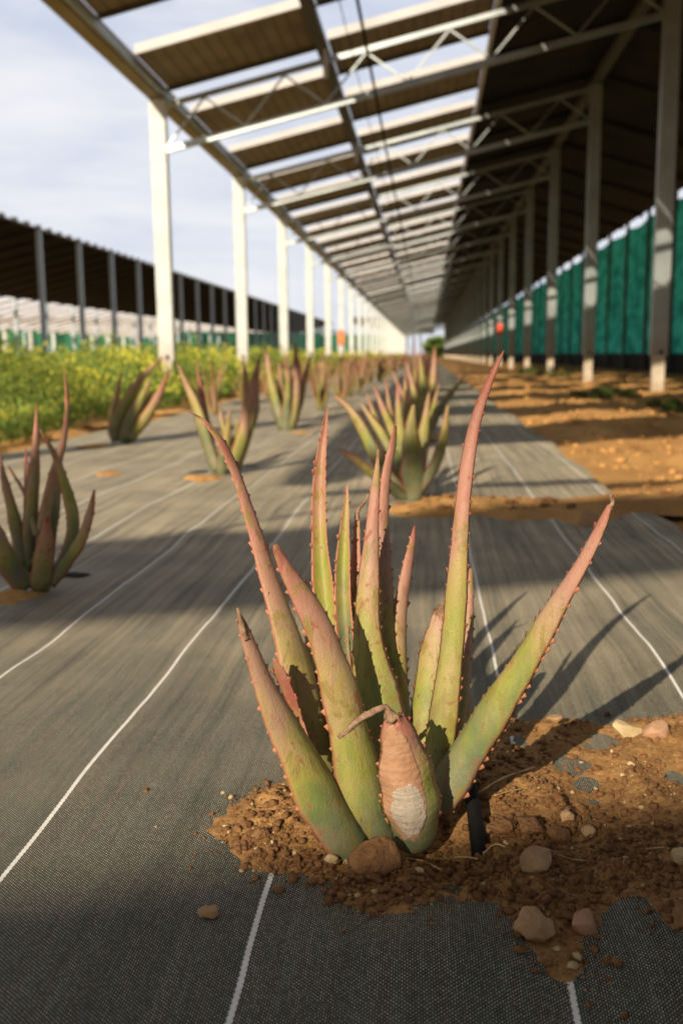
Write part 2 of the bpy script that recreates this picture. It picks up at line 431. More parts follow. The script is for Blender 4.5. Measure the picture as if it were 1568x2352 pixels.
# mat edges wobble
EL, ER = -2.45, .80
def mat_z(x, y):
    el = EL + .10 * fbm(np.zeros_like(y), y * .9, 31, 3); er = ER + .16 * fbm(np.zeros_like(y) + 5, y * 1.1, 41, 3)
    out = np.minimum(smooth(-.05, .03, x - el), smooth(-.05, .03, er - x + (y < 1.5) * 1.0))
    return mat_h(x, y) - (1 - out) * .12
xs = np.concatenate([np.linspace(-2.6, -.8, 60), np.linspace(-.79, 1.1, 190), np.linspace(1.12, 1.9, 20)])
ys = np.array(sorted(set(list(np.linspace(-1, .45, 12)) + list(np.linspace(.47, 2.2, 200)) + grow(2.22, 170, .03, 1.02))))
matobj = grid_mesh('ground_cover_mat', xs, ys, mat_z, M['mat'])
tag(matobj, kind='structure')

def field_h(x, y):
    b_ = .10 * fbm(x * 1.1, y * 1.0, 71, 4) + .14 * fbm(x * 3.3, y * 2.4, 75, 5)
    under = smooth(EL - .02, EL + .1, x) * smooth(ER + .02, ER - .1, x)
    near = (y < 1.75) & (x > .5) & (x < 1.9)
    b_ = b_ * smooth(0, .5, np.maximum(EL - x, x - ER)) + .0 - .035
    b_ = b_ + .03 * smooth(ER - .1, ER + .5, x)
    return np.where(near, -.09, b_ - .05 * under)
xs = np.array(sorted(set([-900, -400, -200, -100, -60, -40, -30, -24, -20, -16, -13, -10, -8, -6.5, -5.5, -4.8, -4.2, -3.8, -3.4, -3.1, -2.9, -2.7, -2.6, -2.5, -2.4, -2, -1, 0, .5, .6, .7]
    + list(np.arange(.75, 3.6, .035)) + list(np.arange(3.7, 8, .15)) + [9, 11, 14, 20, 30, 50, 90, 200, 400, 900])))
ys = np.array(sorted(set([-60, -30, -10, -4, -2, 0, .8] + grow(1.0, 40, .035, 1.012) + grow(42, 1500, 3, 1.25))))
g = grid_mesh('ground', xs, ys, field_h, M['field']); tag(g, kind='structure')

# ------------------------------------------------------------------ soil spilled over the mat
poly_v = [(470,1905),(545,1850),(560,1828),(630,1800),(690,1788),(725,1830),(790,1860),(950,1830),(1000,1800),(1095,1690),(1160,1650),(1280,1645),(1400,1650),(1568,1640),(1800,1640),(1900,2420),
          (1720,2350),(1600,2260),(1530,2165),(1480,2105),(1420,2078),(1385,2110),(1350,2175),(1345,2235),(1310,2275),(1260,2265),(1220,2225),(1180,2160),(1130,2095),(1090,2075),(1060,2100),(1030,2085),
          (985,2108),(900,2128),(830,2118),(780,2088),(790,2062),(740,2022),(690,2002),(600,2012),(560,1990),(530,1950)]
def sdf(poly, x, y):
    P = np.array([(p.x, p.y) for p in poly]); Q = np.roll(P, -1, 0)
    d = np.full(x.shape, 1e9); inside = np.zeros(x.shape, bool)
    for (ax, ay), (bx, by) in zip(P, Q):
        ex, ey = bx - ax, by - ay
        t = np.clip(((x - ax) * ex + (y - ay) * ey) / (ex * ex + ey * ey + 1e-12), 0, 1)
        d = np.minimum(d, np.hypot(x - ax - t * ex, y - ay - t * ey))
        with np.errstate(divide='ignore', invalid='ignore'):
            cr = ((ay > y) != (by > y)) & (x < ex * (y - ay) / (ey if ey != 0 else 1e-12) + ax)
        inside ^= cr
    return np.where(inside, d, -d)
poly_w = [gnd(*p) for p in poly_v]
holes_v = [(1187, 1700, 26), (1305, 1750, 42), (1345, 1790, 28), (1362, 1838, 17), (1380, 1695, 28), (1350,1702,20), (1556, 1782, 26), (1040, 2062, 24)]
holes_w = [(gnd(a, b_), gnd(a + r, b_).x - gnd(a, b_).x) for a, b_, r in holes_v]
def soil_top(x, y):
    d = sdf(poly_w, x, y) + .034 * fbm(x * 22, y * 22, 5, 5) + .022 * fbm(x * 80, y * 80, 6, 4)
    for c_, r in holes_w:
        d = np.minimum(d, (np.hypot(x - c_.x, (y - c_.y) * .75) - r) + .022 * fbm(x * 40, y * 40, 15, 3))
    thick = np.clip(d * .22, -.012, .010) + .016 * smooth(.02, .14, d)
    thick = thick + np.where(d > 0, .024 * fbm(x * 26, y * 26, 55, 5) * smooth(0, .05, d), 0)
    pit = .018 * np.exp(-(((x - base0.x) / .08) ** 2 + ((y - base0.y) / .04) ** 2))
    return mat_h(x, y) + thick - pit
xs = np.arange(-.50, 1.25, .0032); ys = np.arange(.58, 1.62, .0034)
soilobj = grid_mesh('soil_patch', xs, ys, soil_top, M['soil'], keep=lambda x, y, z: z > mat_h(x, y) - .004)
tag(soilobj, kind='structure')
# second band of dirt crossing the mat behind
poly_v2 = [(900,1165),(960,1150),(1060,1142),(1200,1150),(1290,1155),(1400,1140),(1500,1140),(1700,1150),(1700,1185),(1568,1180),(1450,1180),(1400,1200),(1330,1212),(1270,1195),(1180,1200),(1100,1183),(1000,1192),(930,1190)]
poly_w2 = [gnd(*p) for p in poly_v2]
def soil2(x, y):
    d = sdf(poly_w2, x, y) + .05 * fbm(x * 9, y * 9, 25, 4)
    return mat_h(x, y) + np.clip(d * .3, -.012, .02) + .012 * fbm(x * 25, y * 25, 57, 4) * (d > 0)
o = grid_mesh('soil_strip', np.arange(-.4, 2.4, .012), np.arange(2.6, 4.6, .012), soil2, M['field'], keep=lambda x, y, z: z > mat_h(x, y) - .004)
tag(o, kind='structure')

def soil_blob(px_, py_, w_, hgt, sd_):
    c_ = gnd(px_, py_); rr = gnd(px_ + w_ / 2, py_).x - c_.x
    def zf(x, y):
        d = (1 - np.hypot((x - c_.x) / rr, (y - c_.y) / (rr * 1.1))) * rr + rr * 1.0 * fbm(x / rr * 1.6, y / rr * 1.6, sd_, 4)
        return mat_h(x, y) + np.clip(d * .3, -.01, hgt) + .4 * hgt * fbm(x * 9 / rr * .3, y * 9 / rr * .3, sd_ + 1, 4) * (d > 0)
    st_ = rr / 26
    o = grid_mesh('soil_patch', np.arange(c_.x - rr * 1.6, c_.x + rr * 1.6, st_), np.arange(c_.y - rr * 1.7, c_.y + rr * 1.7, st_), zf, M['field'], keep=lambda x, y, z: z > mat_h(x, y) - .003)
    tag(o, kind='structure')
for q in ((20, 1368, 120, .02, 201), (70, 1360, 60, .015, 202), (470, 1098, 90, .015, 203), (215, 1028, 60, .015, 204), (372, 945, 90, .02, 205), (240, 975, 110, .02, 206), (130, 1000, 120, .03, 207), (520, 905, 90, .02, 208), (945, 1172, 120, .02, 209), (250, 1085, 60, .008, 210), (985, 1003, 60, .015, 211), (690, 995, 40, .012, 212)): soil_blob(*q)

# ------------------------------------------------------------------ stones
def rock_mesh(seed, sub=3, rough=.28, flat=1.0):
    r_ = random.Random(seed)
    bm = bmesh.new(); bmesh.ops.create_icosphere(bm, subdivisions=sub, radius=1)
    planes = [(Vector((r_.gauss(0, 1), r_.gauss(0, 1), r_.gauss(0, 1))).normalized(), r_.uniform(.50, .82)) for _ in range(14)]
    ofs = r_.uniform(0, 50)
    for v in bm.verts:
        p = v.co.copy()
        for n_, d_ in planes:
            k = p.dot(n_)
            if k > d_: p -= n_ * (k - d_) * .96
        v.co = p
    co = np.array([v.co[:] for v in bm.verts]) * 1.7 + ofs
    nn = fbm(co[:, 0], co[:, 1], seed, 4) + fbm(co[:, 1] + 9, co[:, 2], seed + 1, 4) + fbm(co[:, 2] + 5, co[:, 0] + 3, seed + 2, 4)
    for v, n_ in zip(bm.verts, nn):
        v.co *= 1 + rough * float(n_) * .75
    me = bpy.data.meshes.new('stone'); bm.to_mesh(me); bm.free()
    me.polygons.foreach_set('use_smooth', [True] * len(me.polygons)); return me
stones = [
 # px, py, w px, h ratio, material, name, label
 (862,1978,104,.95,'stone_rough',.35,'rough brown clod leaning on the foot of the front aloe'),
 (1228,2022,80,.85,'stone_tan',.25,'rounded tan stone on the soil right of the front aloe'),
 (1228,2158,88,.80,'stone_tan',.40,'rough split stone, left one of the pair by the mat edge'),
 (1338,2145,78,.70,'stone_pink',.22,'rounded brownish stone, right one of the pair by the mat edge'),
 (480,2100,50,.65,'stone_tan',.35,'lone small stone lying on the bare woven mat at left'),
 (640,2046,28,.6,'stone_rough',.3,'little brown clod on the white stripe of the mat'),
 (1436,1678,58,.75,'stone_pale',.25,'pale ridged stone at the sunlit far edge of the soil'),
 (1506,1690,70,.6,'stone_pink',.2,'pinkish smooth stone beside the pale ridged stone'),
 (1346,1200,46,.8,'stone_pink',.2,'blurred round stone on the soil strip behind the aloe'),
 (1562,2030,50,.9,'stone_pale',.3,'pale stone cut by the right edge of the picture'),
 (1158,1915,70,.5,'stone_rough',.3,'flat soil-covered stone in the shade right of the aloe'),
 (1112,1915,44,.9,'stone_tan',.25,'narrow upright stone close beside the black drip pipe'),
 (1220,1930,72,.55,'stone_rough',.3,'dark flat clod left of a long slanting pebble'),
 (1280,1940,60,.8,'stone_rough',.35,'crumbly dark clod in the middle of the soil'),
 (1302,1888,34,1.2,'stone_tan',.2,'small upright stone standing above the crumbly clod'),
 (1350,1945,38,.7,'stone_tan',.2,'small round tan pebble right of the crumbly clod'),
 (960,2032,24,.8,'stone_pale',.2,'cream pebble in front of the big clod at the aloe foot'),
 (1325,2222,26,.7,'stone_pale',.4,'yellowish chip, upper of two at the tip of the soil'),
 (1312,2243,26,.7,'stone_pale',.4,'ochre chip, lower of two at the tip of the soil'),
 (1568,2180,70,.7,'stone_rough',.25,'reddish clod on the mat bulge at lower right'),
 (1275,1662,40,.6,'stone_tan',.3,'tan stone at the upper left edge of the sunlit soil'),
 (1450,1765,22,.6,'stone_pale',.3,'small pale pebble under the pinkish smooth stone'),
 (760,1975,34,.8,'stone_pale',.3,'small pale stone left of the big clod at the aloe foot'),
 (600,1935,40,.6,'stone_rough',.4,'crumb of soil on the left heap beside the mat stripe'),
]
GSTONE = 'loose stones around the front aloe'
for i, (px_, py_, w_, hr, mm, rg, lab) in enumerate(stones):
    p = gnd(px_, py_ + w_ * hr * .32)
    wm = w_ / F * (p - CAM).dot(FW)
    me = rock_mesh(100 + i, 4 if w_ > 40 else 3, rg)
    me.materials.append(M[mm])
    o = bpy.data.objects.new('stone', me); col.objects.link(o)
    top = float(soil_top(np.array([[p.x]]), np.array([[p.y]]))[0, 0]) if p.y < 2 else .01
    top = max(top, float(mat_h(p.x, p.y)))
    s_ = wm * .62
    o.scale = (s_, s_ * .85, s_ * hr)
    o.location = (p.x, p.y + s_ * .2, top + s_ * hr * .42)
    o.rotation_euler = (rnd.uniform(-.25, .25), rnd.uniform(-.25, .25), rnd.uniform(0, 6))
    tag(o, lab, 'stone', GSTONE)

# crumbs: small clods, grit and pebbles, uncountable
def crumbs(name, n, sampler, m, smin, smax, protos):
    V = []; Q = []; cnt = 0
    XY = np.array([sampler() for _ in range(n)])
    ZZ = np.maximum(soil_top(XY[:, 0], XY[:, 1]), mat_h(XY[:, 0], XY[:, 1]))
    for k in range(n):
        s_ = smin * (smax / smin) ** (rnd.random() ** 2.6)
        x, y = XY[k]; z = ZZ[k]
        pv, pq = protos[rnd.randrange(len(protos))]
        a = rnd.uniform(0, 6.28); ca, sa = math.cos(a), math.sin(a)
        R_ = np.array([[ca, -sa, 0], [sa, ca, 0], [0, 0, 1]])
        V.append((pv * np.array([1, rnd.uniform(.6, 1), rnd.uniform(.5, .95)])) @ R_.T * s_ + np.array([x, y, z + s_ * .25])); Q.append(pq + cnt); cnt += len(pv)
    return fast_mesh(name, np.concatenate(V), np.concatenate(Q), [m], smooth_=False)
def proto(seed, sub):
    me = rock_mesh(seed, sub, .5); co = np.array([v.co[:] for v in me.vertices]); q = np.array([p.vertices[:] for p in me.polygons])
    bpy.data.meshes.remove(me); return co, q
P2 = [proto(300 + k, 2) for k in range(7)]; P1 = [proto(320 + k, 1) for k in range(6)]
# sampling on a grid of the signed distance
gx_ = np.arange(-.5, 1.2, .01); gy_ = np.arange(.6, 1.6, .01)
GX, GY = np.meshgrid(gx_, gy_); GD = sdf(poly_w, GX, GY)
for c_, r in holes_w: GD = np.minimum(GD, np.hypot(GX - c_.x, (GY - c_.y) * .75) - r)
def in_px(x, y):
    d = Vector((x, y, 0)) - CAM; z = d.dot(FW)
    return 784 + F * d.dot(RT) / z, 1176 - F * d.dot(UP) / z
wts = np.where(GD > .004, 1.0, np.where(GD > -.022, .30, np.where(GD > -.06, .035, .0012)))
pxx = np.vectorize(lambda x, y: in_px(x, y)[0])(GX, GY)
wts *= (pxx > -50) & (pxx < 1620)
# denser crumbs where the photo shows clods
dens = np.ones_like(wts)
for (a, b_, r, k) in ((900, 2060, 140, 4), (620, 1930, 90, 4), (1250, 1950, 200, 2.5), (1450, 2050, 130, 2.0), (1250, 2090, 90, 3), (720, 2010, 90, 3)):
    c_ = gnd(a, b_); rr = gnd(a + r, b_).x - c_.x
    dens += k * np.exp(-(((GX - c_.x) / rr) ** 2 + ((GY - c_.y) / rr) ** 2))
wts = wts * dens * np.where(GY > 1.3, .5, 1); cdf = np.cumsum(wts.ravel()); cdf /= cdf[-1]
def samp():
    k = int(np.searchsorted(cdf, rnd.random())); k = min(k, cdf.size - 1)
    return GX.ravel()[k] + rnd.uniform(-.005, .005), GY.ravel()[k] + rnd.uniform(-.005, .005)
c1 = crumbs('soil_crumbs', 5200, samp, M['clod'], .0013, .0085, P2); tag(c1, 'loose crumbs of brown soil spread around the front aloe', 'soil crumbs', kind='stuff')
c2 = crumbs('soil_grit', 9000, samp, M['soil'], .0007, .0022, P1); tag(c2, 'fine ochre grit scattered over soil and mat edge', 'grit', kind='stuff')
c3 = crumbs('pebbles', 300, samp, M['stone_pale'], .0014, .0055, P2); tag(c3, 'tiny pale pebbles scattered in the brown soil', 'pebbles', kind='stuff')

def clod_field(name, n, xr, yr, smin, smax, hf, m, lab, seed):
    global rnd
    XY = np.stack([np.random.default_rng(seed).uniform(*xr, n), yr[0] * (yr[1] / yr[0]) ** np.random.default_rng(seed + 1).random(n)], -1)
    keepm = fbm(XY[:, 0] * 1.3, XY[:, 1] * 1.0, 8, 3) > -.08
    XY = XY[keepm]; ZZ = hf(XY[:, 0], XY[:, 1]); V = []; Q = []; cnt = 0
    for (x, y), z in zip(XY, ZZ):
        s_ = smin * (smax / smin) ** (rnd.random() ** 2.5); pv, pq = P1[rnd.randrange(len(P1))]
        V.append(pv * np.array([1, rnd.uniform(.6, 1), rnd.uniform(.5, .9)]) * s_ + np.array([x, y, z + s_ * .2])); Q.append(pq + cnt); cnt += len(pv)
    return tag(fast_mesh(name, np.concatenate(V), np.concatenate(Q), [m]), lab, 'soil clods', kind='stuff')
clod_field('soil_clods', 11000, (.85, 5.8), (2.4, 26), .006, .040, field_h, M['field'], 'dry orange clods strewn over the bare soil right of the mat', 11)
clod_field('soil_clods', 900, (-.1, 1.5), (3.3, 4.1), .004, .03, lambda x, y: np.where(sdf(poly_w2, x, y) > -.03, soil2(x, y), -1.0), M['clod'], 'small clods on the soil strip crossing the mat', 13)

# straws
straws = [((1098,1862),(1160,1822),(1224,1786),3.2,'thick yellow straw leaning on the soil right of the aloe'),
          ((932,1952),(970,1985),(1012,2018),3.4,'brown stalk lying below the cut front leaf'),
          ((1040,1962),(1068,1974),(1096,1992),2.4,'pale straw crossing the foot of the drip pipe'),
          ((1110,1985),(1135,1975),(1160,1980),1.6,'short straw piece right of the drip pipe foot'),
          ((1480,2000),(1500,2004),(1520,2005),1.8,'short pale straw on the bare soil at far right'),
          ((1255,1990),(1300,2010),(1345,2025),1.0,'thin dark root right of the rounded tan stone'),
          ((1135,1870),(1165,1855),(1200,1845),1.0,'thin grey root under the thick yellow straw'),
          ((770,1990),(790,1965),(800,1945),1.6,'short twig left of the big clod')]
for a, b_, c_, w_, lab in straws:
    pts = []
    for q in (a, b_, c_):
        p = gnd(*q); z = max(float(soil_top(np.array([[p.x]]), np.array([[p.y]]))[0, 0]), float(mat_h(p.x, p.y)))
        pts.append((p.x, p.y, z + .006))
    mb = MB(); r0 = w_ / F * 1.1 * .95
    cp = catmull(pts, 9)
    mb.tube([c + np.array([rnd.uniform(-1, 1), rnd.uniform(-1, 1), 0]) * r0 * .5 for c in cp], [r0 * rnd.uniform(.75, 1.1) for _ in cp], 6)
    tag(mb.build('straw', M['straw'], None, True), lab, 'straw', 'straws on the soil')
mb = MB()
q0, q1 = gnd(1070, 1830), gnd(1104, 1995)
cp = catmull([(q0.x - .01, q0.y + .16, .0), (q0.x, q0.y, .035), ((q0.x + q1.x) / 2, (q0.y + q1.y) / 2, .03), (q1.x, q1.y + .01, -.005)], 16)
mb.tube(cp, .0085, 12)
tag(mb.build('drip_pipe', M['black'], None, True), 'black drip irrigation pipe running down into the soil behind the aloe', 'pipe')

# ------------------------------------------------------------------ aloe leaves
LAST = {}
def leaf(parent, P, nfun, red=.5, dry=2.0, k_in=.35, thick=.27, n=44, teeth=True, blunt=False, seed=0, name='leaf', spacing=.012, tooth=.0032, sec=9, label=None, m=None):
    """P: rows x, y, z, width (tip first). nfun(point, tangent) -> outward normal."""
    r_ = random.Random(seed)
    C = catmull(P, n)[::-1]                                    # base first
    V = []; U = []; E = []; Fc = []; I_ = []
    na = sec
    arr = np.linspace(-1, 1, na)
    K = 2 * na - 2
    frames = []
    for i in range(n):
        p = Vector(C[i, :3]); T = Vector(C[min(i + 1, n - 1), :3] - C[max(i - 1, 0), :3]).normalized()
        Nn = nfun(p, T); Nn = (Nn - T * Nn.dot(T)).normalized(); Wd = T.cross(Nn)
        w_ = max(C[i, 3], .0008) / 2
        u = i / (n - 1)
        if blunt and u > .985: w_ *= .75
        w_ *= 1 + .05 * math.sin(u * 21 + seed) + .02 * r_.uniform(-1, 1)
        th = w_ * (thick * 2 * (1 - .25 * u))
        frames.append((p, T, Nn, Wd, w_, th, u))
        dryk = 1 if u > dry else 0
        for a in arr:
            bo = th * (1 - abs(a) ** 2.3)
            if dryk: bo *= .8 + .5 * math.sin(a * 7 + seed + u * 30)
            V.append(p + Wd * (a * w_) + Nn * (bo - th * .4)); U.append(u); E.append(1 if abs(a) > .99 else 0); I_.append(0)
        for a in arr[-2:0:-1]:
            bi = th * (1 - a * a) * k_in
            bi += th * .06 * math.exp(-(a * 3) ** 2) * (u > .3)
            V.append(p + Wd * (a * w_) + Nn * (bi - th * .4)); U.append(u); E.append(1 if abs(a) > .72 else 0); I_.append(1)
    for i in range(n - 1):
        for j in range(K):
            a0 = i * K + j; a1 = i * K + (j + 1) % K
            Fc.append((a0, a1, a1 + K, a0 + K))
    Fc.append(tuple(range(K))[::-1]); Fc.append(tuple((n - 1) * K + j for j in range(K)))
    if teeth:
        for sgn in (-1, 1):
            d = spacing * r_.uniform(.2, 1)
            acc = 0
            for i in range(1, n - 3):
                p, T, Nn, Wd, w_, th, u = frames[i]
                seg = (frames[i + 1][0] - p).length
                while d < acc + seg:
                    f_ = (d - acc) / seg
                    q = p.lerp(frames[i + 1][0], f_); ww = w_ * (1 - f_) + frames[i + 1][4] * f_
                    tt = tooth * r_.uniform(.6, 1.45) * min(1, .45 + ww / .014)
                    if u < .05: tt *= .6
                    b0 = q + Wd * (sgn * ww * .97) - Nn * (th * .4)
                    L0 = tt * 1.05
                    k0 = len(V)
                    V += [b0 - T * L0 + Nn * tt * .25, b0 - T * L0 - Nn * tt * .25, b0 + T * L0 * .9 - Nn * tt * .2, b0 + T * L0 * .9 + Nn * tt * .2, b0 + Wd * (sgn * tt) + T * tt * .65]
                    U += [u] * 5; E += [1, 1, 1, 1, 1.2]; I_ += [0] * 5
                    Fc += [(k0, k0 + 1, k0 + 4), (k0 + 1, k0 + 2, k0 + 4), (k0 + 2, k0 + 3, k0 + 4), (k0 + 3, k0, k0 + 4)]
                    d += spacing * r_.uniform(.55, 1.9) * (1 + .6 * u)
                acc += seg
    o = link(name, V, Fc, m or M['leaf'], parent, True)
    if parent is not None:
        o.matrix_parent_inverse = Matrix.Translation(-parent.location)
    at_ = o.data.attributes.new('u', 'FLOAT', 'POINT'); at_.data.foreach_set('value', U)
    at_ = o.data.attributes.new('e', 'FLOAT', 'POINT'); at_.data.foreach_set('value', [float(min(x, 1)) for x in E])
    at_ = o.data.attributes.new('inner', 'FLOAT', 'POINT'); at_.data.foreach_set('value', [float(x) for x in I_])
    o.color = (red, r_.random(), dry, 1)
    LAST['frames'] = frames; LAST['thick'] = thick
    if label: o['label'] = label
    return o
def view_n(phi):
    c_, s_ = math.cos(R(phi)), math.sin(R(phi))
    def f(p, T):
        v = (CAM - p).normalized(); v = (v - T * v.dot(T)).normalized(); s = v.cross(T).normalized()   # s points to picture right for an upright leaf
        return v * c_ - s * s_
    return f
def px_leaf(parent, rows, z0, z1, phi=0, **kw):
    """rows (tip first): px, py, width in px; z0 = depth at the tip, z1 = depth at the base"""
    n_ = len(rows); L_ = [0]
    for a, b_ in zip(rows, rows[1:]): L_.append(L_[-1] + math.hypot(a[0] - b_[0], a[1] - b_[1]))
    P = []
    for r_, l_ in zip(rows, L_):
        t = l_ / L_[-1]; z = z0 + (z1 - z0) * t
        p = at(r_[0], r_[1], z)
        P.append((p.x, p.y, p.z, r_[2] * z / F / max(abs(math.cos(R(phi))), .55)))
    return leaf(parent, P, view_n(phi), **kw)

p0 = gnd(930, 1945)
main = empty('aloe_plant', (p0.x, p0.y, 0), 'large red-tipped aloe in sharp focus in the foreground soil', 'aloe plant', 'aloe plants in the rows')
G = [
 dict(rows=[(430,943,3),(468,966,9),(510,1015,17),(545,1090,22),(572,1170,27),(598,1250,33),(622,1330,42),(652,1420,58),(680,1510,70),(702,1600,82),(728,1700,88),(760,1800,80),(800,1890,60)], z0=1.20, z1=1.16, phi=46, red=.66, k_in=.25, seed=1, dry=.93),
 dict(rows=[(546,1400,5),(560,1440,22),(582,1500,34),(608,1570,50),(642,1645,66),(682,1720,88),(728,1810,102),(775,1890,108),(818,1950,90)], z0=1.02, z1=1.085, phi=34, red=.40, k_in=.3, seed=2, dry=.93, tooth=.003),
 dict(rows=[(632,1250,16),(642,1275,24),(664,1318,36),(700,1378,52),(735,1445,68),(762,1520,74),(786,1600,86),(808,1700,98),(832,1800,104),(862,1890,98),(885,1940,80)], z0=1.05, z1=1.11, phi=22, red=.46, seed=3, blunt=True, dry=.985),
 dict(rows=[(752,932,3),(746,985,13),(737,1060,24),(733,1150,32),(735,1250,38),(742,1340,46),(752,1430,50),(770,1530,48),(800,1650,42),(840,1780,30)], z0=1.32, z1=1.20, phi=168, red=.68, seed=4, k_in=.86, thick=.55, tooth=.003),
 dict(rows=[(797,1110,3),(795,1160,14),(790,1240,26),(787,1330,36),(790,1420,40),(800,1510,38),(820,1620,34),(855,1760,26)], z0=1.27, z1=1.19, phi=172, red=.36, seed=5, k_in=.86, thick=.52, tooth=.0028),
 dict(rows=[(820,1190,10),(818,1230,16),(816,1320,24),(812,1420,26),(815,1520,26),(835,1640,24)], z0=1.28, z1=1.20, phi=196, red=.75, seed=6, k_in=.85, thick=.5, blunt=True),
 dict(rows=[(868,1032,5),(865,1080,13),(858,1150,24),(852,1240,36),(846,1330,48),(842,1420,62),(846,1500,80),(858,1580,104),(876,1680,120),(900,1790,100),(920,1870,70)], z0=1.19, z1=1.15, phi=-12, red=.42, seed=7, tooth=.0025, dry=.955),
 dict(rows=[(908,978,8),(902,1020,16),(888,1090,21),(882,1180,25),(883,1270,29),(888,1360,35),(896,1460,40),(908,1580,42),(920,1720,34)], z0=1.27, z1=1.18, phi=30, red=.55, seed=8),
 dict(rows=[(953,1207,6),(948,1240,14),(935,1310,24),(922,1390,32),(916,1470,38),(918,1560,42),(926,1680,38),(935,1790,30)], z0=1.25, z1=1.17, phi=28, red=.46, seed=9),
 dict(rows=[(1156,805,3),(1140,838,12),(1115,895,20),(1094,955,25),(1078,1025,29),(1066,1110,34),(1057,1200,39),(1050,1300,44),(1043,1400,52),(1034,1500,58),(1022,1600,64),(1008,1700,66),(994,1790,60),(975,1880,50)], z0=1.12, z1=1.14, phi=-20, red=.56, seed=10, tooth=.0026),
 dict(rows=[(1012,1388,14),(1004,1420,32),(992,1480,50),(980,1560,60),(972,1650,62),(965,1760,56),(955,1850,48)], z0=1.21, z1=1.15, phi=-24, red=.30, seed=11, blunt=True, dry=.92),
 dict(rows=[(1081,1305,8),(1080,1350,15),(1077,1430,21),(1070,1520,27),(1060,1620,32),(1045,1730,34),(1020,1830,30)], z0=1.25, z1=1.17, phi=20, red=.48, seed=12, blunt=True),
 dict(rows=[(1398,1160,9),(1388,1185,18),(1362,1240,27),(1330,1300,34),(1292,1362,41),(1256,1422,50),(1222,1482,58),(1188,1540,68),(1148,1600,72),(1110,1660,80),(1070,1722,86),(1030,1785,90),(990,1845,74)], z0=1.00, z1=1.13, phi=-38, red=.36, seed=13, thick=.34, tooth=.0036),
 dict(rows=[(904,1640,38),(908,1660,56),(916,1695,88),(927,1745,112),(938,1800,132),(948,1865,134),(950,1915,112),(945,1948,84)], z0=1.02, z1=1.075, phi=4, red=.40, seed=14, blunt=True, thick=.42, dry=.95),
 dict(rows=[(628,1512,6),(640,1540,22),(655,1575,26),(680,1640,22),(715,1730,20)], z0=1.12, z1=1.13, phi=-30, red=.95, seed=15, thick=.14, tooth=.004),
 dict(rows=[(706,1440,6),(712,1480,22),(722,1540,34),(745,1620,40),(775,1720,36)], z0=1.22, z1=1.17, phi=150, red=.28, seed=16),
]
LV = [px_leaf(main, n=64, sec=13, **g_) for g_ in G]
# curled dry tips
def dry_tip(rows, own, name='dried_tip', flat=.35):
    mb = MB(); P = [(*at(a, b_, zz), w_ * zz / F / 2) for a, b_, w_, zz in rows]
    C = catmull(P, 22)
    V = []; Fc = []; K = 10
    for i in range(22):
        T = Vector(C[min(i + 1, 21), :3] - C[max(i - 1, 0), :3]).normalized(); v = (CAM - Vector(C[i, :3])).normalized()
        s = T.cross(v).normalized(); v = s.cross(T)
        for j in range(K):
            t = 2 * math.pi * j / K + i * .12
            rr = C[i, 3] * (1 + .30 * math.sin(3 * t + i * .5) + rnd.uniform(-.08, .08))
            V.append(Vector(C[i, :3]) + s * math.cos(t) * rr + v * math.sin(t) * rr * .6)
    for i in range(21):
        for j in range(K):
            a0 = i * K + j; a1 = i * K + (j + 1) % K; Fc.append((a0, a1, a1 + K, a0 + K))
    Fc.append(tuple(range(K))[::-1]); Fc.append(tuple(21 * K + j for j in range(K)))
    o = link(name, V, Fc, M['dry'], own, True); return o
dry_tip([(776,1695,9,1.00),(800,1674,13,1.00),(830,1650,15,1.005),(862,1632,14,1.01),(886,1622,12,1.015),(893,1636,18,1.018),(903,1655,34,1.02)], LV[13])
dry_tip([(846,1134,3,1.27),(840,1148,5,1.27),(826,1166,8,1.275),(820,1180,9,1.28),(820,1196,11,1.28)], LV[5])
dry_tip([(1410,1130,4,.995),(1402,1140,9,.998),(1406,1155,8,1.0),(1398,1168,14,1.0)], LV[12])
dry_tip([(545,1396,4,1.015),(551,1412,8,1.015),(556,1440,13,1.02),(566,1470,15,1.025)], LV[1])

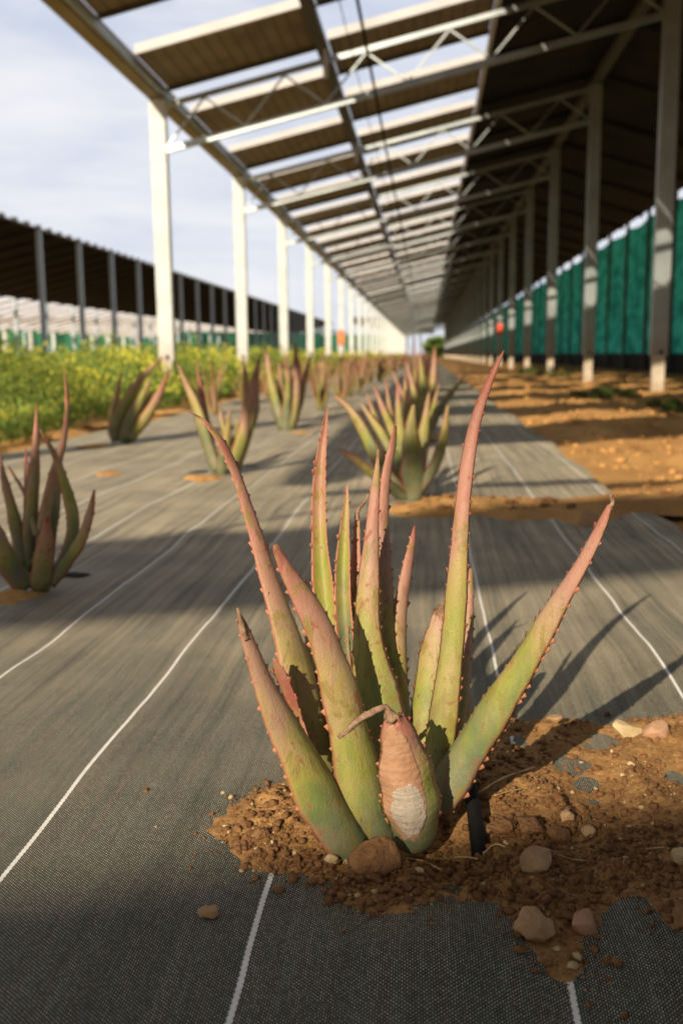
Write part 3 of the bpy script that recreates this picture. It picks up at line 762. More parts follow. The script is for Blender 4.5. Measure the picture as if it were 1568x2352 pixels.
# grey peeled scar on the cut front leaf
px_leaf(main, n=64, sec=13, **dict(G[13])); dup_ = main.children[-1]; fr = LAST['frames']; bpy.data.objects.remove(dup_)
def skin_patch(name, u0, u1, a0, a1, lift, thr, m, sd_):
    V = []; Fc = []; nu, na_ = 90, 56; ok = {}
    for i in range(nu):
        u = u0 + (u1 - u0) * i / (nu - 1); fi = u * 63; k = min(int(fi), 62); t_ = fi - k
        p, T, Nn, Wd, w_, th, _ = fr[k]; p2_, T2, N2, W2, w2, th2, _ = fr[k + 1]
        p = p.lerp(p2_, t_); Nn = Nn.lerp(N2, t_).normalized(); Wd = Wd.lerp(W2, t_).normalized(); w_ = w_ * (1 - t_) + w2 * t_; th = th * (1 - t_) + th2 * t_
        for j in range(na_):
            a = a0 + (a1 - a0) * j / (na_ - 1)
            nz = float(fbm(np.array([a * 4.]), np.array([u * 12.]), sd_, 5)[0]) + .35 * float(fbm(np.array([a * 22.]), np.array([u * 20.]), sd_ + 5, 3)[0])
            cu = (u - (u0 + u1) / 2) / ((u1 - u0) / 2); ca = (a - (a0 + a1) / 2) / ((a1 - a0) / 2)
            f_ = (1 - (abs(cu) ** 2.6 + abs(ca) ** 2.6)) * 2.2
            e_ = min(f_, 1.0) + 1.1 * nz - thr
            ok[(i, j)] = e_ > 0
            V.append(p + Wd * (a * w_) + Nn * (th * (1 - abs(a) ** 2.3) - th * .4 + lift * min(1, max(e_, -.2) * 4) + lift * .6 * nz))
    for i in range(nu - 1):
        for j in range(na_ - 1):
            b0_ = i * na_ + j
            if ok[(i, j)] or ok[(i + 1, j)] or ok[(i, j + 1)] or ok[(i + 1, j + 1)]: Fc.append((b0_, b0_ + 1, b0_ + na_ + 1, b0_ + na_))
    return link(name, V, Fc, m, LV[13], True)
M['scar'] = simple('peeled_scar', (.36, .31, .25), (.50, .41, .32), 120, .85, 0, 1.0, .002, .2)
M['dry_skin'] = simple('dry_leaf_skin', (.46, .27, .165), (.30, .15, .08), 34, .75, 0, .8, .002, .25)
skin_patch('dry_skin', .10, .95, -.98, .50, .0009, .10, M['dry_skin'], 7)
skin_patch('scar', .12, .56, -.80, .46, .0017, .52, M['scar'], 23)

# ---- the nearer blurred aloes, each traced from its own leaves and stood on its own spot
def near_aloe(base, label, leaves, seed=0, shift=-.10):
    g0 = gnd(*base); z = (g0 - CAM).dot(FW)
    e_ = empty('aloe_plant', (g0.x, g0.y, 0), label, 'aloe plant', 'aloe plants in the rows')
    for i, (rows, dz, phi, red) in enumerate(leaves):
        px_leaf(e_, rows, z + dz, z + .02 * (1 if dz > 0 else -1), phi, red=red + shift, thick=.30, n=26, sec=7, seed=seed + i, tooth=.003, spacing=.02)
    return e_
near_aloe((90,1350), 'blurred dark aloe cut by the left edge of the picture', [
 ([(86,930,4),(84,1000,14),(80,1090,26),(72,1200,34),(66,1330,34)], .1, 20, .50),
 ([(149,850,3),(156,930,10),(146,1020,16),(122,1100,22),(104,1200,28),(95,1330,30)], .1, 30, .78),
 ([(92,985,4),(128,1048,14),(156,1130,24),(170,1200,30),(158,1270,30),(115,1335,30)], -.03, 20, .42),
 ([(217,1125,6),(206,1180,18),(185,1240,26),(145,1300,30),(115,1340,28)], -.08, -30, .46),
 ([(110,1185,8),(107,1235,30),(100,1290,46),(92,1355,50)], -.15, 0, .60),
 ([(-4,1030,4),(12,1105,16),(34,1190,28),(55,1300,34)], .06, 10, .40),
 ([(-40,1150,8),(-5,1230,36),(25,1300,50),(65,1350,50)], -.10, 20, .50),
 ([(60,1030,3),(62,1100,12),(64,1200,18),(72,1300,18)], .16, 0, .7),
 ([(138,1065,8),(126,1140,30),(112,1240,36),(100,1330,34)], .14, 170, .30),
 ([(20,1070,4),(60,1140,10),(85,1230,18)], .12, 0, .7)], seed=20, shift=-.12)
near_aloe((520,1088), 'blurred aloe left of centre with a black hole in the mat beside it', [
 ([(560,827,3),(566,890,12),(566,950,22),(557,1010,30),(532,1080,32)], -.1, 20, .66),
 ([(598,815,3),(586,878,20),(584,937,28),(572,985,26),(545,1078,22)], .05, 30, .62),
 ([(502,922,3),(510,967,12),(522,1010,20),(528,1075,22)], .1, 0, .42),
 ([(408,836,3),(428,885,14),(450,935,24),(470,1000,28),(497,1084,26)], .0, -30, .42),
 ([(452,832,3),(462,900,14),(476,980,18),(500,1080,18)], .15, 0, .75),
 ([(527,940,4),(522,1000,18),(512,1060,28),(508,1092,26)], -.12, 0, .30),
 ([(545,960,3),(540,1010,14),(530,1070,20)], .15, 170, .35)], seed=40)
near_aloe((655,988), 'blurred upright aloe in front of the third white post', [
 ([(610,792,3),(620,870,18),(634,930,26),(650,985,26)], .0, -20, .45),
 ([(642,832,4),(646,900,16),(656,978,18)], .1, 0, .52),
 ([(677,786,3),(680,850,20),(676,930,26),(664,985,26)], -.05, 0, .74),
 ([(713,817,3),(700,870,14),(686,930,20),(672,980,18)], .05, 20, .66),
 ([(662,850,4),(660,920,20),(656,990,28)], -.12, 0, .26),
 ([(628,880,4),(640,940,16),(650,985,18)], .15, 0, .3)], seed=60)
near_aloe((285,1018), 'blurred aloe leaning right at the field edge of the mat', [
 ([(280,852,3),(270,905,12),(256,965,16),(266,1010,18)], .1, 0, .62),
 ([(374,820,3),(326,870,16),(290,928,26),(264,985,28),(270,1014,24)], .0, 20, .52),
 ([(348,866,3),(320,925,18),(296,975,28),(282,1016,26)], -.1, 0, .28),
 ([(390,848,3),(366,908,18),(336,960,26),(298,1010,24)], -.05, 20, .66),
 ([(350,895,4),(318,960,20),(290,1012,24)], .1, 0, .26),
 ([(300,880,3),(280,950,14),(272,1010,18)], .16, 0, .4)], seed=80)
near_aloe((938,1148), 'broad blurred aloe behind the front plant with splayed leaves', [
 ([(767,909,5),(800,938,16),(830,985,26),(858,1040,34),(892,1100,36),(930,1144,34)], .0, -25, .40),
 ([(827,925,4),(852,962,16),(880,1005,24),(902,1060,30),(925,1130,30)], .12, -10, .35),
 ([(949,930,6),(944,985,30),(946,1045,50),(950,1100,60),(948,1150,46)], -.12, 5, .22),
 ([(1028,932,6),(1020,1000,20),(1004,1058,26),(978,1105,28),(948,1146,28)], -.08, 30, .26),
 ([(780,1033,8),(812,1052,18),(852,1085,22),(900,1122,26),(932,1148,28)], -.2, -20, .44),
 ([(912,872,3),(915,940,16),(920,1005,24),(928,1090,26)], .2, 0, .55),
 ([(857,884,3),(880,940,16),(904,1000,24),(918,1080,26)], .25, 0, .58),
 ([(885,868,3),(896,950,14),(910,1040,22),(925,1110,24)], .3, 0, .62),
 ([(985,900,4),(975,980,24),(962,1060,34),(955,1140,34)], .15, 10, .38),
 ([(840,900,3),(862,960,14),(888,1030,20),(915,1110,22)], .3, 0, .5),
 ([(930,850,3),(932,930,14),(936,1020,20),(938,1110,24)], .35, 0, .5),
 ([(1008,880,3),(992,950,14),(975,1030,20),(958,1110,24)], .3, 0, .4)], seed=100, shift=-.24)
near_aloe((985,992), 'blurred aloe behind the broad one with a leaf bending right', [
 ([(998,797,3),(996,850,14),(990,920,20),(986,985,22)], .0, 0, .60),
 ([(1066,864,3),(1040,898,12),(1012,935,18),(990,985,18)], -.1, 20, .12),
 ([(963,808,3),(970,880,18),(978,985,26)], -.1, 0, .34),
 ([(932,830,3),(950,900,16),(970,985,20)], .1, 0, .5),
 ([(900,850,3),(930,920,14),(965,985,18)], .1, 0, .55),
 ([(975,860,4),(978,920,20),(980,990,24)], .2, 0, .3)], seed=120)

# ---- further aloes: four built plants, copied
def rand_aloe(seed, name='aloe_plant'):
    r_ = random.Random(seed); e_ = empty(name, (0, 0, 0), 'x', 'aloe plant', 'aloe plants in the rows')
    nL = r_.randint(9, 12)
    for i in range(nL):
        a = i * 2.4 + r_.uniform(-.3, .3); lean = r_.uniform(.10, .55) * (1 if i > 2 else .4); Ln = r_.uniform(.38, .62) * (1 - .25 * lean)
        curv = r_.uniform(-.25, .35); d = Vector((math.cos(a), math.sin(a), 0))
        P = []
        for k in range(6):
            t = 1 - k / 5
            ang = lean * (1 - curv * t)
            P.append((*(d * (.02 + Ln * t * math.sin(ang)) + Vector((0, 0, Ln * t * math.cos(ang) - .01))), (.003 + .046 * (1 - t ** 1.2)) * (1 if k < 5 else .8)))
        leaf(e_, P, lambda p, T, d=d: d, red=r_.uniform(.35, .85), n=14, sec=5, teeth=False, seed=seed * 7 + i)
    return e_
def copy_tree(o, loc, rz):
    c_ = o.copy(); col.objects.link(c_); c_.location = loc; c_.rotation_euler = (0, 0, rz)
    for ch in list(o.children):
        d_ = ch.copy(); col.objects.link(d_); d_.parent = c_; d_.matrix_parent_inverse = Matrix.Identity(4)
    return c_
protos = [rand_aloe(500 + k) for k in range(4)]
spots = []
for X_, y0, dy in ((-.02, 8.4, 1.5), (-1.02, 9.9, 1.5), (-2.03, 9.2, 1.7)):
    y = y0
    while y < 62:
        spots.append((X_ + rnd.uniform(-.09, .09), y + rnd.uniform(-.25, .25))); y += dy
used = set()
special = {0: 'blurred aloe in the right row, next beyond the leaf bending right', 27: 'blurred aloe in the middle row, next beyond the upright one', 54: 'blurred aloe in the left row beside the foot of the second white post'}
rowstart = {}
for i, (x, y) in enumerate(spots):
    k = i % 4
    s_ = rnd.uniform(.88, 1.12)
    if k not in used:
        o = protos[k]; used.add(k); o.location = (x, y, 0); o.rotation_euler = (0, 0, rnd.uniform(0, 6))
    else: o = copy_tree(protos[k], (x, y, 0), rnd.uniform(0, 6))
    o.scale = (s_, s_, s_ * rnd.uniform(.95, 1.15))
    if y < 11 and round(x) not in rowstart: rowstart[round(x)] = 1; o['label'] = {0: special[0], -1: special[27], -2: special[54]}[round(x)]
    else: o['label'] = 'small blurred aloe among the distant plants of the receding rows'

# planting holes: black discs on the mat, the dark inside painted on
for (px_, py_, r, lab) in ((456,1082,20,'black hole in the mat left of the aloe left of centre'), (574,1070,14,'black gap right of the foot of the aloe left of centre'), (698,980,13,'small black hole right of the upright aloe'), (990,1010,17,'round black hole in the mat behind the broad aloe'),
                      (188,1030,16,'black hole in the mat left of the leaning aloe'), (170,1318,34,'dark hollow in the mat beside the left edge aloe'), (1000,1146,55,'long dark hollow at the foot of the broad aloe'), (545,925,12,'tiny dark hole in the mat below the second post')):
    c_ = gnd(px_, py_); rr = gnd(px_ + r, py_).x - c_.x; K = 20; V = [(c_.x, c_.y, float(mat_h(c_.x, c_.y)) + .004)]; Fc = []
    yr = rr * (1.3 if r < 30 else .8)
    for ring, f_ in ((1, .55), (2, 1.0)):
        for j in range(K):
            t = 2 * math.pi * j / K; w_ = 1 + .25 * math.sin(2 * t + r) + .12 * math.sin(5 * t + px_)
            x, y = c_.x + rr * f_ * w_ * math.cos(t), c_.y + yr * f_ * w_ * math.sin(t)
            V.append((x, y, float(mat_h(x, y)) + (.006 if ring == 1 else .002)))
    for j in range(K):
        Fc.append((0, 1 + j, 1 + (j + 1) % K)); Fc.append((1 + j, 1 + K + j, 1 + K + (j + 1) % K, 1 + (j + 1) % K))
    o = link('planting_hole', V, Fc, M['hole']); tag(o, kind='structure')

# ------------------------------------------------------------------ the shade structure
S = 5.7; YP = 13.4; XL, XR = -3.6, 3.1; ZE = 4.05; SL = .225
def rz(x): return ZE + SL * (x - XL)
Y0, Y1 = YP - S * 7, YP + S * 27
XW = -6.4  # left end of the unseen wider bay, added to shade the mat
gh = empty('shade_structure', (XL, YP, 0), 'long open greenhouse with slatted solar roof on white posts over the aloes', 'greenhouse')
def par(o, e_):
    o.parent = e_; o.matrix_parent_inverse = Matrix.Translation(-e_.location); return o
def post_mesh(h, w_=.21, d_=.13, m1='steel'):
    mb = MB()
    mb.box(-w_ / 2, w_ / 2, -.006, .006, .50, h)                  # web toward the camera
    mb.box(-w_ / 2, -w_ / 2 + .012, .0062, d_, .50, h); mb.box(w_ / 2 - .012, w_ / 2, .0062, d_, .50, h)
    mb.box(-w_ / 2 + .0122, -w_ / 2 + .04, d_ - .012, d_, .50, h); mb.box(w_ / 2 - .04, w_ / 2 - .0122, d_ - .012, d_, .50, h)
    for bz in (h - .12, h - .70):
        for bx in (-.05, .05): mb.tube([(bx, -.0065, bz), (bx, -.022, bz)], .014, 6, 0)
    mb.box(-w_ * .42, w_ * .42, -.0125, -.0065, h - .80, h - .60, 0)
    mb.tube([(0.02, -.0075, .545), (.02, -.016, .545)], .030, 14, 2)
    me_o = mb.build('post', [M[m1], M['concrete'], M['hole']])
    me = me_o.data; bpy.data.objects.remove(me_o); return me
mb = MB(); mb.box(-.08, .08, .008, .10, -.2, .499); o = mb.build('footing', M['concrete']); mF = o.data; bpy.data.objects.remove(o)
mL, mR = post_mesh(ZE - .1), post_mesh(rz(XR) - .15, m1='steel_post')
k = 0; y = Y0
while y < Y1:
    for X_, me in ((XL, mL), (XR, mR)):
        o = bpy.data.objects.new('post', me); col.objects.link(o); o.location = ((XW if X_ == XL and y < -3 else X_), y, 0); par(o, gh)  # unseen left posts behind the camera stand out with the added bay
        q_ = bpy.data.objects.new('footing', mF); col.objects.link(q_); q_.parent = o
    y += S
# truss
def truss_mesh():
    mb = MB(); a, b_ = XL + .11, XR - .11; dz = .57; n_ = 12
    mb.bar((a, 0, rz(a) - .20), (b_, 0, rz(b_) - .20), .06, .065)
    mb.bar((a, 0, rz(a) - .20 - dz), (b_, 0, rz(b_) - .20 - dz), .07, .08)
    for i in range(n_):
        x0 = a + (b_ - a) * i / n_; x1 = a + (b_ - a) * (i + 1) / n_
        if i % 2: mb.bar((x0, 0, rz(x0) - .235), (x1, 0, rz(x1) - .16 - dz), .026, .022)
        else: mb.bar((x0, 0, rz(x0) - .16 - dz), (x1, 0, rz(x1) - .235), .026, .022)
    return mb
tm = None; y = Y0
while y < Y1:
    if tm is None:
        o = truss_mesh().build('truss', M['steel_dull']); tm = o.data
    else:
        o = bpy.data.objects.new('truss', tm); col.objects.link(o)
    o.location = (0, y + .02, 0); par(o, gh); y += S
def long_box(name, x0, x1, z0, z1, m, y0=Y0 - .3, y1=Y1 - S + .3):
    mb = MB(); mb.box(x0, x1, y0, y1, z0, z1); return par(mb.build(name, m), gh)
long_box('eave_beam', XL - .13, XL + .05, ZE - .07, ZE + .07, M['beam_olive'], y0=-3.6)
long_box('eave_beam', XW - .18, XW - .02, ZE - .35, ZE - .2, M['beam_olive'], y1=-3.7)  # unseen beam set further out to keep its shadow off the mat
long_box('gutter', XL + .055, XL + .11, ZE - .04, ZE + .05, M['steel_grey'], y0=-3.6)
long_box('edge_purlin', XL + .056, XL + .116, ZE + .055, ZE + .08, M['brown_edge'], y0=-3.6)
XM = -1.37; XB = .92
long_box('middle_purlin', XM - .07, XM + .07, rz(XM) - .055, rz(XM) + .05, M['dark_steel'])
long_box('boundary_purlin', XB - .03, XB + .03, rz(XB) - .05, rz(XB) + .05, M['white_edge'])
long_box('ridge_beam', XR - .08, XR + .08, rz(XR) - .14, rz(XR) - .02, M['dark_steel'])
mb = MB(); mb.tube([(-.62, Y0, 3.68), (-.62, Y1 - S, 3.68)], .016, 8); par(mb.build('water_pipe', M['black'], None, True), gh)
mb = MB(); mb.tube([(-.95, Y0, 4.35), (-.95, Y1 - S, 4.35)], .006, 6); par(mb.build('cable', M['black'], None, True), gh)
# hanger brackets
y = YP - S
hb = None
while y < YP + S * 12:
    mb = MB(); mb.box(XM + .02, XM + .08, y - .05, y - .02, rz(XM) - .42, rz(XM) - .02); par(mb.build('hanger', M['white_edge']), gh); y += S
# slatted panels
PER = S / 2; PW = 1.45
def panel(xa, xb, y, PW=PW):
    mb = MB(); n_ = len(mb.v)
    za, zb = rz(xa) + .06, rz(xb) + .06
    def slab(y0, y1, dz0, dz1, mi):
        n_ = len(mb.v)
        mb.v += [(xa, y0, za + dz0), (xb, y0, zb + dz0), (xb, y1, zb + dz0), (xa, y1, za + dz0), (xa, y0, za + dz1), (xb, y0, zb + dz1), (xb, y1, zb + dz1), (xa, y1, za + dz1)]
        for q in ((0, 3, 2, 1), (4, 5, 6, 7), (0, 1, 5, 4), (1, 2, 6, 5), (2, 3, 7, 6), (3, 0, 4, 7)):
            mb.f.append(tuple(n_ + k for k in q)); mb.mi.append(mi)
    slab(y, y + PW, 0, .03, 0)
    slab(y - .05, y - .002, -.01, .10, 1)        # pale upstand along the near edge
    slab(y + PW + .002, y + PW + .04, -.05, .07, 2)
    return mb
PHASE = 12.09
protoA = protoB = None; k = 0
for y_, w_ in ((-5.82 - PER * 3, 1.5), (-5.82 - PER * 2, 1.5), (-5.82 - PER, 1.50), (-5.82, .95)):          # added unseen panels behind the camera, sized to shade the ground
    for xa, xb in ((XW, XL + .11), (XL + .12, XM - .075), (XM + .075, XB - .035)):
        if xa == XW and y_ == -5.82 - PER: xa = -4.55
        o = panel(xa, xb, 0, .80 if xa == XW and y_ > -6 else w_).build('solar_panel', [M['panel'], M['white_edge'], M['dark_steel']]); o.location = (0, y_, 0); par(o, gh); k += 1
y = PHASE - PER * 5
while y < Y1 - S:
    for nm, xa, xb in (('a', XL + .12, XM - .075), ('b', XM + .075, XB - .035)):
        if (protoA if nm == 'a' else protoB) is None:
            o = panel(xa, xb, 0).build('solar_panel', [M['panel'], M['white_edge'], M['dark_steel']])
            if nm == 'a': protoA = o.data
            else: protoB = o.data
        else:
            o = bpy.data.objects.new('solar_panel', protoA if nm == 'a' else protoB); col.objects.link(o)
        o.location = (0, y + (0 if nm == 'a' else 1.35), 0); par(o, gh); k += 1
    y += PER
    if k >= 97: break
# the rest of the slats, far away, as one part
mb = MB()
while y < Y1 - S:
    for xa, xb, oy in ((XL + .12, XM - .075, 0), (XM + .075, XB - .035, 1.35)):
        q = panel(xa, xb, y + oy); n_ = len(mb.v); mb.v += q.v; mb.f += [tuple(n_ + a for a in f) for f in q.f]; mb.mi += q.mi
    y += PER
if mb.v:
    o = par(mb.build('solar_panel_rows', [M['panel'], M['white_edge'], M['dark_steel']]), gh); o['kind'] = 'stuff'
# solid roof right of the slats
def solid_roof(name, x0, x1, zf, y0, y1, parent, m=None, step=PER):
    mb = MB(); y = y0
    while y < y1:
        n_ = len(mb.v); w_ = min(step - .05, y1 - y); t = .04
        za, zb = zf(x0), zf(x1)
        mb.v += [(x0, y, za), (x1, y, zb), (x1, y + w_, zb), (x0, y + w_, za), (x0, y, za + t), (x1, y, zb + t), (x1, y + w_, zb + t), (x0, y + w_, za + t)]
        for q in ((0, 3, 2, 1), (4, 5, 6, 7), (0, 1, 5, 4), (1, 2, 6, 5), (2, 3, 7, 6), (3, 0, 4, 7)): mb.f.append(tuple(n_ + k for k in q)); mb.mi.append(0)
        mb.bar((x0, y + w_ + .025, za - .04), (x1, y + w_ + .025, zb - .04), .10, .10, 0)
        y += step
    return par(mb.build(name, m or M['roof_dark']), parent)
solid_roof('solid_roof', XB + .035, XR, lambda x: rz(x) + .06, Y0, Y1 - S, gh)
XN = 6.1; ZN = 4.62
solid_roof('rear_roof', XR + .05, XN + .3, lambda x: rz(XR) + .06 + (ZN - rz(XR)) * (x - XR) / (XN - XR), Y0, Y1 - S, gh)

# red and orange boxes on posts
mb = MB(); mb.box(-.12, .12, -.10, 0, -.22, .22); mb.box(-.10, .10, -.12, -.1005, -.18, .18)
o = mb.build('marker_box', M['red']); o.location = (XR, YP + 5 * S - .01, 1.55); tag(o, 'small red box fixed to a post on the right', 'box')
mb = MB(); mb.box(-.14, .14, -.10, 0, -.3, .3); mb.box(-.10, .10, -.12, -.1005, -.25, .25)
o = mb.build('marker_box', M['orange']); o.location = (XL, YP + 5 * S - .01, 1.30); tag(o, 'orange box on a white post at the left row', 'box')

# green net wall
nw = empty('shade_net_wall', (XN, 20, 0), 'tall green shade net hung between dark uprights on the right', 'net wall')
ys = np.arange(8, 150, .15); V = []; Fc = []
zs = [.50, 1.0, 1.6, 2.3, 3.0, 3.6, 4.22]
for i, yy in enumerate(ys):
    sag = .10 * math.sin(math.pi * ((yy - 8) % 2.85) / 2.85)
    for zz in zs:
        V.append((XN + .06 * math.sin(yy * 3.1 + zz) * (.4 + .3 * math.sin(yy)), yy, zz - (sag if zz > 4 else 0)))
nz = len(zs)
for i in range(len(ys) - 1):
    for j in range(nz - 1): Fc.append((i * nz + j, (i + 1) * nz + j, (i + 1) * nz + j + 1, i * nz + j + 1))
par(link('net', V, Fc, M['net'], None, True), nw)
mb = MB(); mb.box(XN + .02, XN + .05, 8, 150, -.1, .52); par(mb.build('skirt', M['black']), nw)
y = 8.0
um = None
while y < 150:
    if um is None:
        mb = MB(); mb.box(-.09, -.01, -.05, .05, 0, 4.5); o = mb.build('upright', M['dark_steel']); um = o.data
    else: o = bpy.data.objects.new('upright', um); col.objects.link(o)
    o.location = (XN, y, 0); par(o, nw); y += 2.85

# ------------------------------------------------------------------ neighbouring structure on the left
NX, NZ = -19.4, 6.95; NW1, NW2 = -29.0, -37.0
gh2 = empty('shade_structure', (NX, 40, 0), 'neighbouring greenhouse with dark roof and grey posts beyond the yellow field', 'greenhouse')
zf2 = lambda x: NZ + SL * (x - NX)
Ya, Yb = 20, 205
solid_roof('solid_roof', NW1, NX, zf2, Ya, Yb, gh2)
# serrated top edge
mb = MB(); y = Ya; prof = []
while y < Yb:
    prof += [(y, .20), (y + .35, .20), (y + .40, .05), (y + 1.38, .05)]; y += 1.43
for yy, dz in prof: mb.v += [(NX - .1, yy, NZ - .03), (NX - .1, yy, NZ + dz), (NX + .08, yy, NZ + dz), (NX + .08, yy, NZ - .03)]
for i in range(len(prof) - 1):
    for j in range(4): mb.f.append((4 * i + j, 4 * i + (j + 1) % 4, 4 * i + 4 + (j + 1) % 4, 4 * i + 4 + j)); mb.mi.append(0)
par(mb.build('roof_edge', M['dark_steel']), gh2)
def nposts(X_, h, w_, m_, y0, parent, n_, dx=.0):
    mb = MB(); mb.box(-w_ / 2, w_ / 2, -w_ / 2, w_ / 2, 0, h); mb.box(-w_ * .8, w_ * .8, -w_ * .8, w_ * .8, -.1, .12)
    o = mb.build('post', M[m_]); me = o.data; o.location = (X_, y0, 0); par(o, parent)
    for i in range(1, n_):
        o = bpy.data.objects.new('post', me); col.objects.link(o); o.location = (X_, y0 + S * i, 0); par(o, parent)
off115 = F * 1.2245 * 19.4 / 1082
nposts(NX, NZ - .02, .24, 'steel_grey', off115 - 2 * S, gh2, 26)
nposts(NW2, zf2(NW2), .28, 'steel', off115 - S * 2 + 1, gh2, 26)
nposts(NW1, zf2(NW1), .20, 'steel_grey', off115 - S * 2 + 2, gh2, 26)
y = Ya; pm = None
k = 0
while y < Yb and k < 66:
    if pm is None:
        mb = MB(); n_ = 0; xa, xb = NW2, NW1 - .1; za, zb = zf2(xa), zf2(xb)
        for y0, y1, d0, d1, mi in ((0, .8, 0, .04, 0), (-.08, -.004, -.02, .16, 1)):
            n_ = len(mb.v)
            mb.v += [(xa, y0, za + d0), (xb, y0, zb + d0), (xb, y1, zb + d0), (xa, y1, za + d0), (xa, y0, za + d1), (xb, y0, zb + d1), (xb, y1, zb + d1), (xa, y1, za + d1)]
            for q in ((0, 3, 2, 1), (4, 5, 6, 7), (0, 1, 5, 4), (1, 2, 6, 5), (2, 3, 7, 6), (3, 0, 4, 7)): mb.f.append(tuple(n_ + a for a in q)); mb.mi.append(mi)
        o = mb.build('solar_panel', [M['panel'], M['white_edge']]); pm = o.data
    else: o = bpy.data.objects.new('solar_panel', pm); col.objects.link(o)
    o.location = (0, y, 0); par(o, gh2); y += PER; k += 1
# far green net fence
def gp(px_, dist):
    d = ray(px_, 815); d.z = 0; d.normalize(); return d * dist
A, B = gp(-250, 112), gp(900, 178)
fn = empty('shade_net_fence', A, 'long bright green net fence far behind the yellow field', 'net fence')
mb = MB(); mb.bar((A.x, A.y, 2.0), (B.x, B.y, 2.0), .06, 4.0); M['net_pale'] = simple('pale_green_net', (.05, .34, .17), (.09, .46, .26), .3, .8); par(mb.build('net', M['net_pale']), fn)
for i in range(24):
    p = A.lerp(B, i / 23); mb = MB(); mb.box(-.1, .1, -.1, .1, 0, 4.3); o = mb.build('upright', M['steel_grey']); o.location = (p.x + .1, p.y - .25, 0); par(o, fn)
# far shade structure behind the fence line
C1, C2 = gp(-300, 135), gp(350, 150)
g3 = empty('shade_structure', C1, 'low dark far greenhouse roof showing above the green net fence', 'greenhouse')
mb = MB(); mb.bar((C1.x, C1.y, 5.6), (C2.x, C2.y, 5.6), 6, .8); par(mb.build('roof', M['roof_dark']), g3)
for i in range(12):
    p = C1.lerp(C2, i / 11); mb = MB(); mb.box(-.15, .15, -.15, .15, 0, 5.2); o = mb.build('post', M['steel_grey']); o.location = p; par(o, g3)
D1, D2 = gp(845, 175), gp(965, 200)
g4 = empty('shade_structure', D1, 'distant dark greenhouse end between white posts near the horizon', 'greenhouse')
mb = MB(); mb.bar((D1.x, D1.y, 6.6), (D2.x, D2.y, 5.2), 6, 1.2); par(mb.build('roof', M['roof_dark']), g4)
for i in range(8):
    p = D1.lerp(D2, i / 7); mb = MB(); mb.box(-.15, .15, -.15, .15, 0, 6.1 - i * .2); o = mb.build('post', M['steel_grey']); o.location = p; par(o, g4)

# ------------------------------------------------------------------ mustard field, weeds, trees
def leafcloud(name, pts, sizes, mats, midx, seed):
    g_ = np.random.default_rng(seed); n_ = len(pts)
    a = g_.uniform(0, 2 * np.pi, n_); tilt = g_.normal(0, .9, n_)
    u = np.stack([np.cos(a), np.sin(a), np.sin(tilt) * .6], -1)
    v = np.stack([-np.sin(a) * np.sin(tilt), np.cos(a) * np.sin(tilt), np.cos(tilt)], -1)
    s_ = sizes[:, None]
    asp = g_.uniform(.18, .6, n_)[:, None]
    P = np.stack([pts - u * s_ * asp, pts - v * s_, pts + u * s_ * asp, pts + v * s_], 1).reshape(-1, 3)
    q = np.arange(n_ * 4).reshape(-1, 4)
    return fast_mesh(name, P, q, mats, midx)
g_ = np.random.default_rng(5)
PT = []; SZ = []; MI = []
def band(y0, y1, x0, x1, n_, s0, fl0):
    y = g_.uniform(y0, y1, n_); x = x0 + (x1 - x0) * g_.random(n_) ** 1.5
    edge = smooth(0, .9, EL - .22 - x + .5 * fbm(np.zeros(n_), y * 1.3, 91, 3))
    clump = fbm(x * 1.6, y * 1.1, 93, 4)
    hmax = np.clip(.58 + 1.1 * clump, .12, 1.0) * (.30 + .70 * edge)
    t = g_.random(n_) ** .8
    z = hmax * t
    keep = (edge > .02) & (g_.random(n_) < .35 + .65 * smooth(-.25, .1, clump))
    fl = (t > .74) & (g_.random(n_) < np.clip(fl0 + 1.6 * fbm(x * .6, y * .5, 95, 2), 0, 1))
    PT.append(np.stack([x, y, z], -1)[keep]); SZ.append((s0 * g_.uniform(.5, 1.5, n_) * np.where(fl, .6, 1))[keep]); MI.append(fl[keep].astype(int))
band(3.5, 9, EL - .15, -9, 150000, .016, .30)
band(9, 16, EL - .15, -14, 70000, .03, .50)
band(16, 32, EL - .15, -19, 52000, .055, .55)
band(32, 75, EL - .15, -30, 36000, .11, .8)
band(75, 140, EL - .15, -45, 16000, .22, .9)
mo = leafcloud('mustard_plants', np.concatenate(PT), np.concatenate(SZ), [M['mustard_leaf'], M['mustard_flower']], np.concatenate(MI), 3)
tag(mo, 'yellow flowering weeds filling the field left of the mat', 'flowering weeds', kind='stuff')

def weed_tuft(px_, py_, w_px, h_px, lab):
    c_ = gnd(px_, py_ + h_px * .4); rr = gnd(px_ + w_px / 2, py_ + h_px * .4).x - c_.x; hh = h_px / F * (c_ - CAM).dot(FW) * .75
    n_ = 900; a = g_.uniform(0, 6.28, n_); r_ = rr * np.sqrt(g_.random(n_))
    x = c_.x + r_ * np.cos(a) * (1 + .3 * np.sin(3 * a)); y = c_.y + r_ * np.sin(a) * 1.0
    z = field_h(x, y) + hh * g_.random(n_) * (1 - .6 * (r_ / rr) ** 2)
    o = leafcloud('weed_tuft', np.stack([x, y, z], -1), np.full(n_, .03) * g_.uniform(.5, 1.2, n_), [M['weed']], np.zeros(n_, int), int(px_))
    o.data.materials[0] = M['weed']
    tag(o, lab, 'weed', 'green weed tufts on the right soil')
weed_tuft(1278, 853, 90, 34, 'green weed tuft left of the second right post')
weed_tuft(1395, 898, 150, 32, 'wide weed tuft between the two nearest right posts')
weed_tuft(1545, 928, 110, 40, 'dark weed tuft cut by the right edge')
weed_tuft(1215, 848, 50, 22, 'small weed tuft beside the third right post')
weed_tuft(1065, 816, 60, 18, 'far weed patch at the end of the right soil')
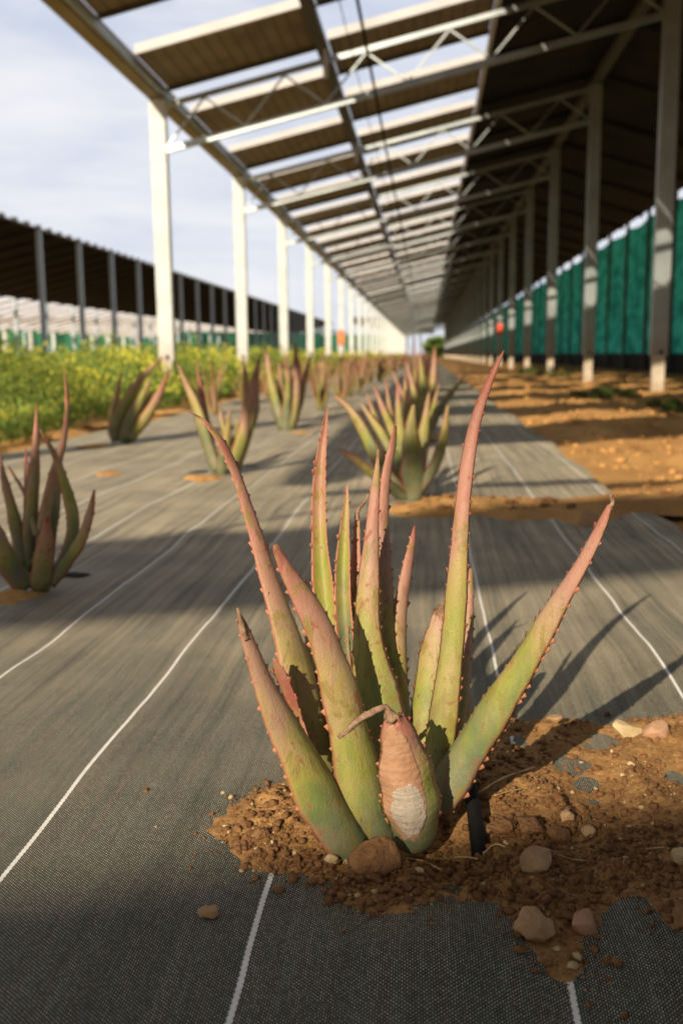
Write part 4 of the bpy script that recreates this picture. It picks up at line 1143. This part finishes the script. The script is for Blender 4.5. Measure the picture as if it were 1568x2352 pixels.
# far tree line and shrub at the end of the rows
for i, (px_, d_, w_, h_, lab) in enumerate(((1005, 168, 5.0, 3.4, 'bright green shrub at the far end of the rows'), (1060, 215, 9, 4, 'dark far tree seen past the right posts'), (720, 230, 22, 7, 'far tree clump beyond the left posts'), (560, 260, 26, 6, 'far tree clump behind the neighbouring greenhouse'))):
    p = gp(px_, d_); e_ = empty('tree', p, lab, 'tree')
    mb = MB(); mb.tube([(0, 0, 0), (.1, 0, h_ * .4), (0, .1, h_ * .7)], [.25, .18, .08], 8); o = mb.build('trunk', M['straw'], e_)
    n_ = 2500; t = g_.normal(0, 1, (n_, 3)); t /= np.linalg.norm(t, axis=1)[:, None]; t *= g_.random(n_)[:, None] ** .4
    q = t * np.array([w_ / 2, w_ / 3, h_ / 2]) * (1 + .5 * fbm(t[:, 0] * 3, t[:, 2] * 3 + t[:, 1], i, 3))[:, None] + np.array([0, 0, h_ / 2])
    o = leafcloud('crown', q, np.full(n_, .35), [M['mustard_leaf'] if i == 0 else M['tree']], np.zeros(n_, int), i); o.parent = e_

# ------------------------------------------------------------------ light
EL_SUN = R(25.7)
sd = bpy.data.lights.new('sun', 'SUN'); sd.energy = 5.0; sd.angle = R(.5); sd.color = (1.0, .86, .66)
so = bpy.data.objects.new('sun', sd); col.objects.link(so)
ldir = Vector((math.sin(SUN_AZ) * math.cos(EL_SUN), math.cos(SUN_AZ) * math.cos(EL_SUN), -math.sin(EL_SUN)))
so.rotation_euler = ldir.to_track_quat('-Z', 'Y').to_euler()
w = bpy.data.worlds.new('World'); sc.world = w; w.use_nodes = True
nt = w.node_tree; bg = nt.nodes['Background']
sky = N(nt, 'ShaderNodeTexSky', sky_type='NISHITA'); sky.sun_disc = False
sky.sun_elevation = EL_SUN; sky.sun_rotation = math.atan2(-ldir.x, -ldir.y)
tc = N(nt, 'ShaderNodeTexCoord')
mp = N(nt, 'ShaderNodeMapping'); mp.inputs['Scale'].default_value = (1.0, 1.0, 4.5); L(nt, tc.outputs['Generated'], mp.inputs[0])
n1 = noise(nt, 2.6, 6, .55, mp.outputs[0], .4); n2 = noise(nt, 7, 5, .6, mp.outputs[0], .3)
skyc = N(nt, 'ShaderNodeVectorMath', operation='SCALE'); skyc.inputs[3].default_value = .064; L(nt, sky.outputs[0], skyc.inputs[0])
cl = mixc(nt, rng(nt, n1, .35, .62), (.66, .72, .86), (.94, .94, .98))
cl = mixc(nt, rng(nt, n2, .5, .72, 0, .55), cl, (.97, .96, .97))
sy = N(nt, 'ShaderNodeSeparateXYZ'); L(nt, tc.outputs['Generated'], sy.inputs[0])
fin = mixc(nt, rng(nt, sy.outputs[1], -.35, .25, .12, .9), skyc.outputs[0], cl)
L(nt, fin, bg.inputs[0]); bg.inputs[1].default_value = .78
sc.cycles.max_bounces = 6
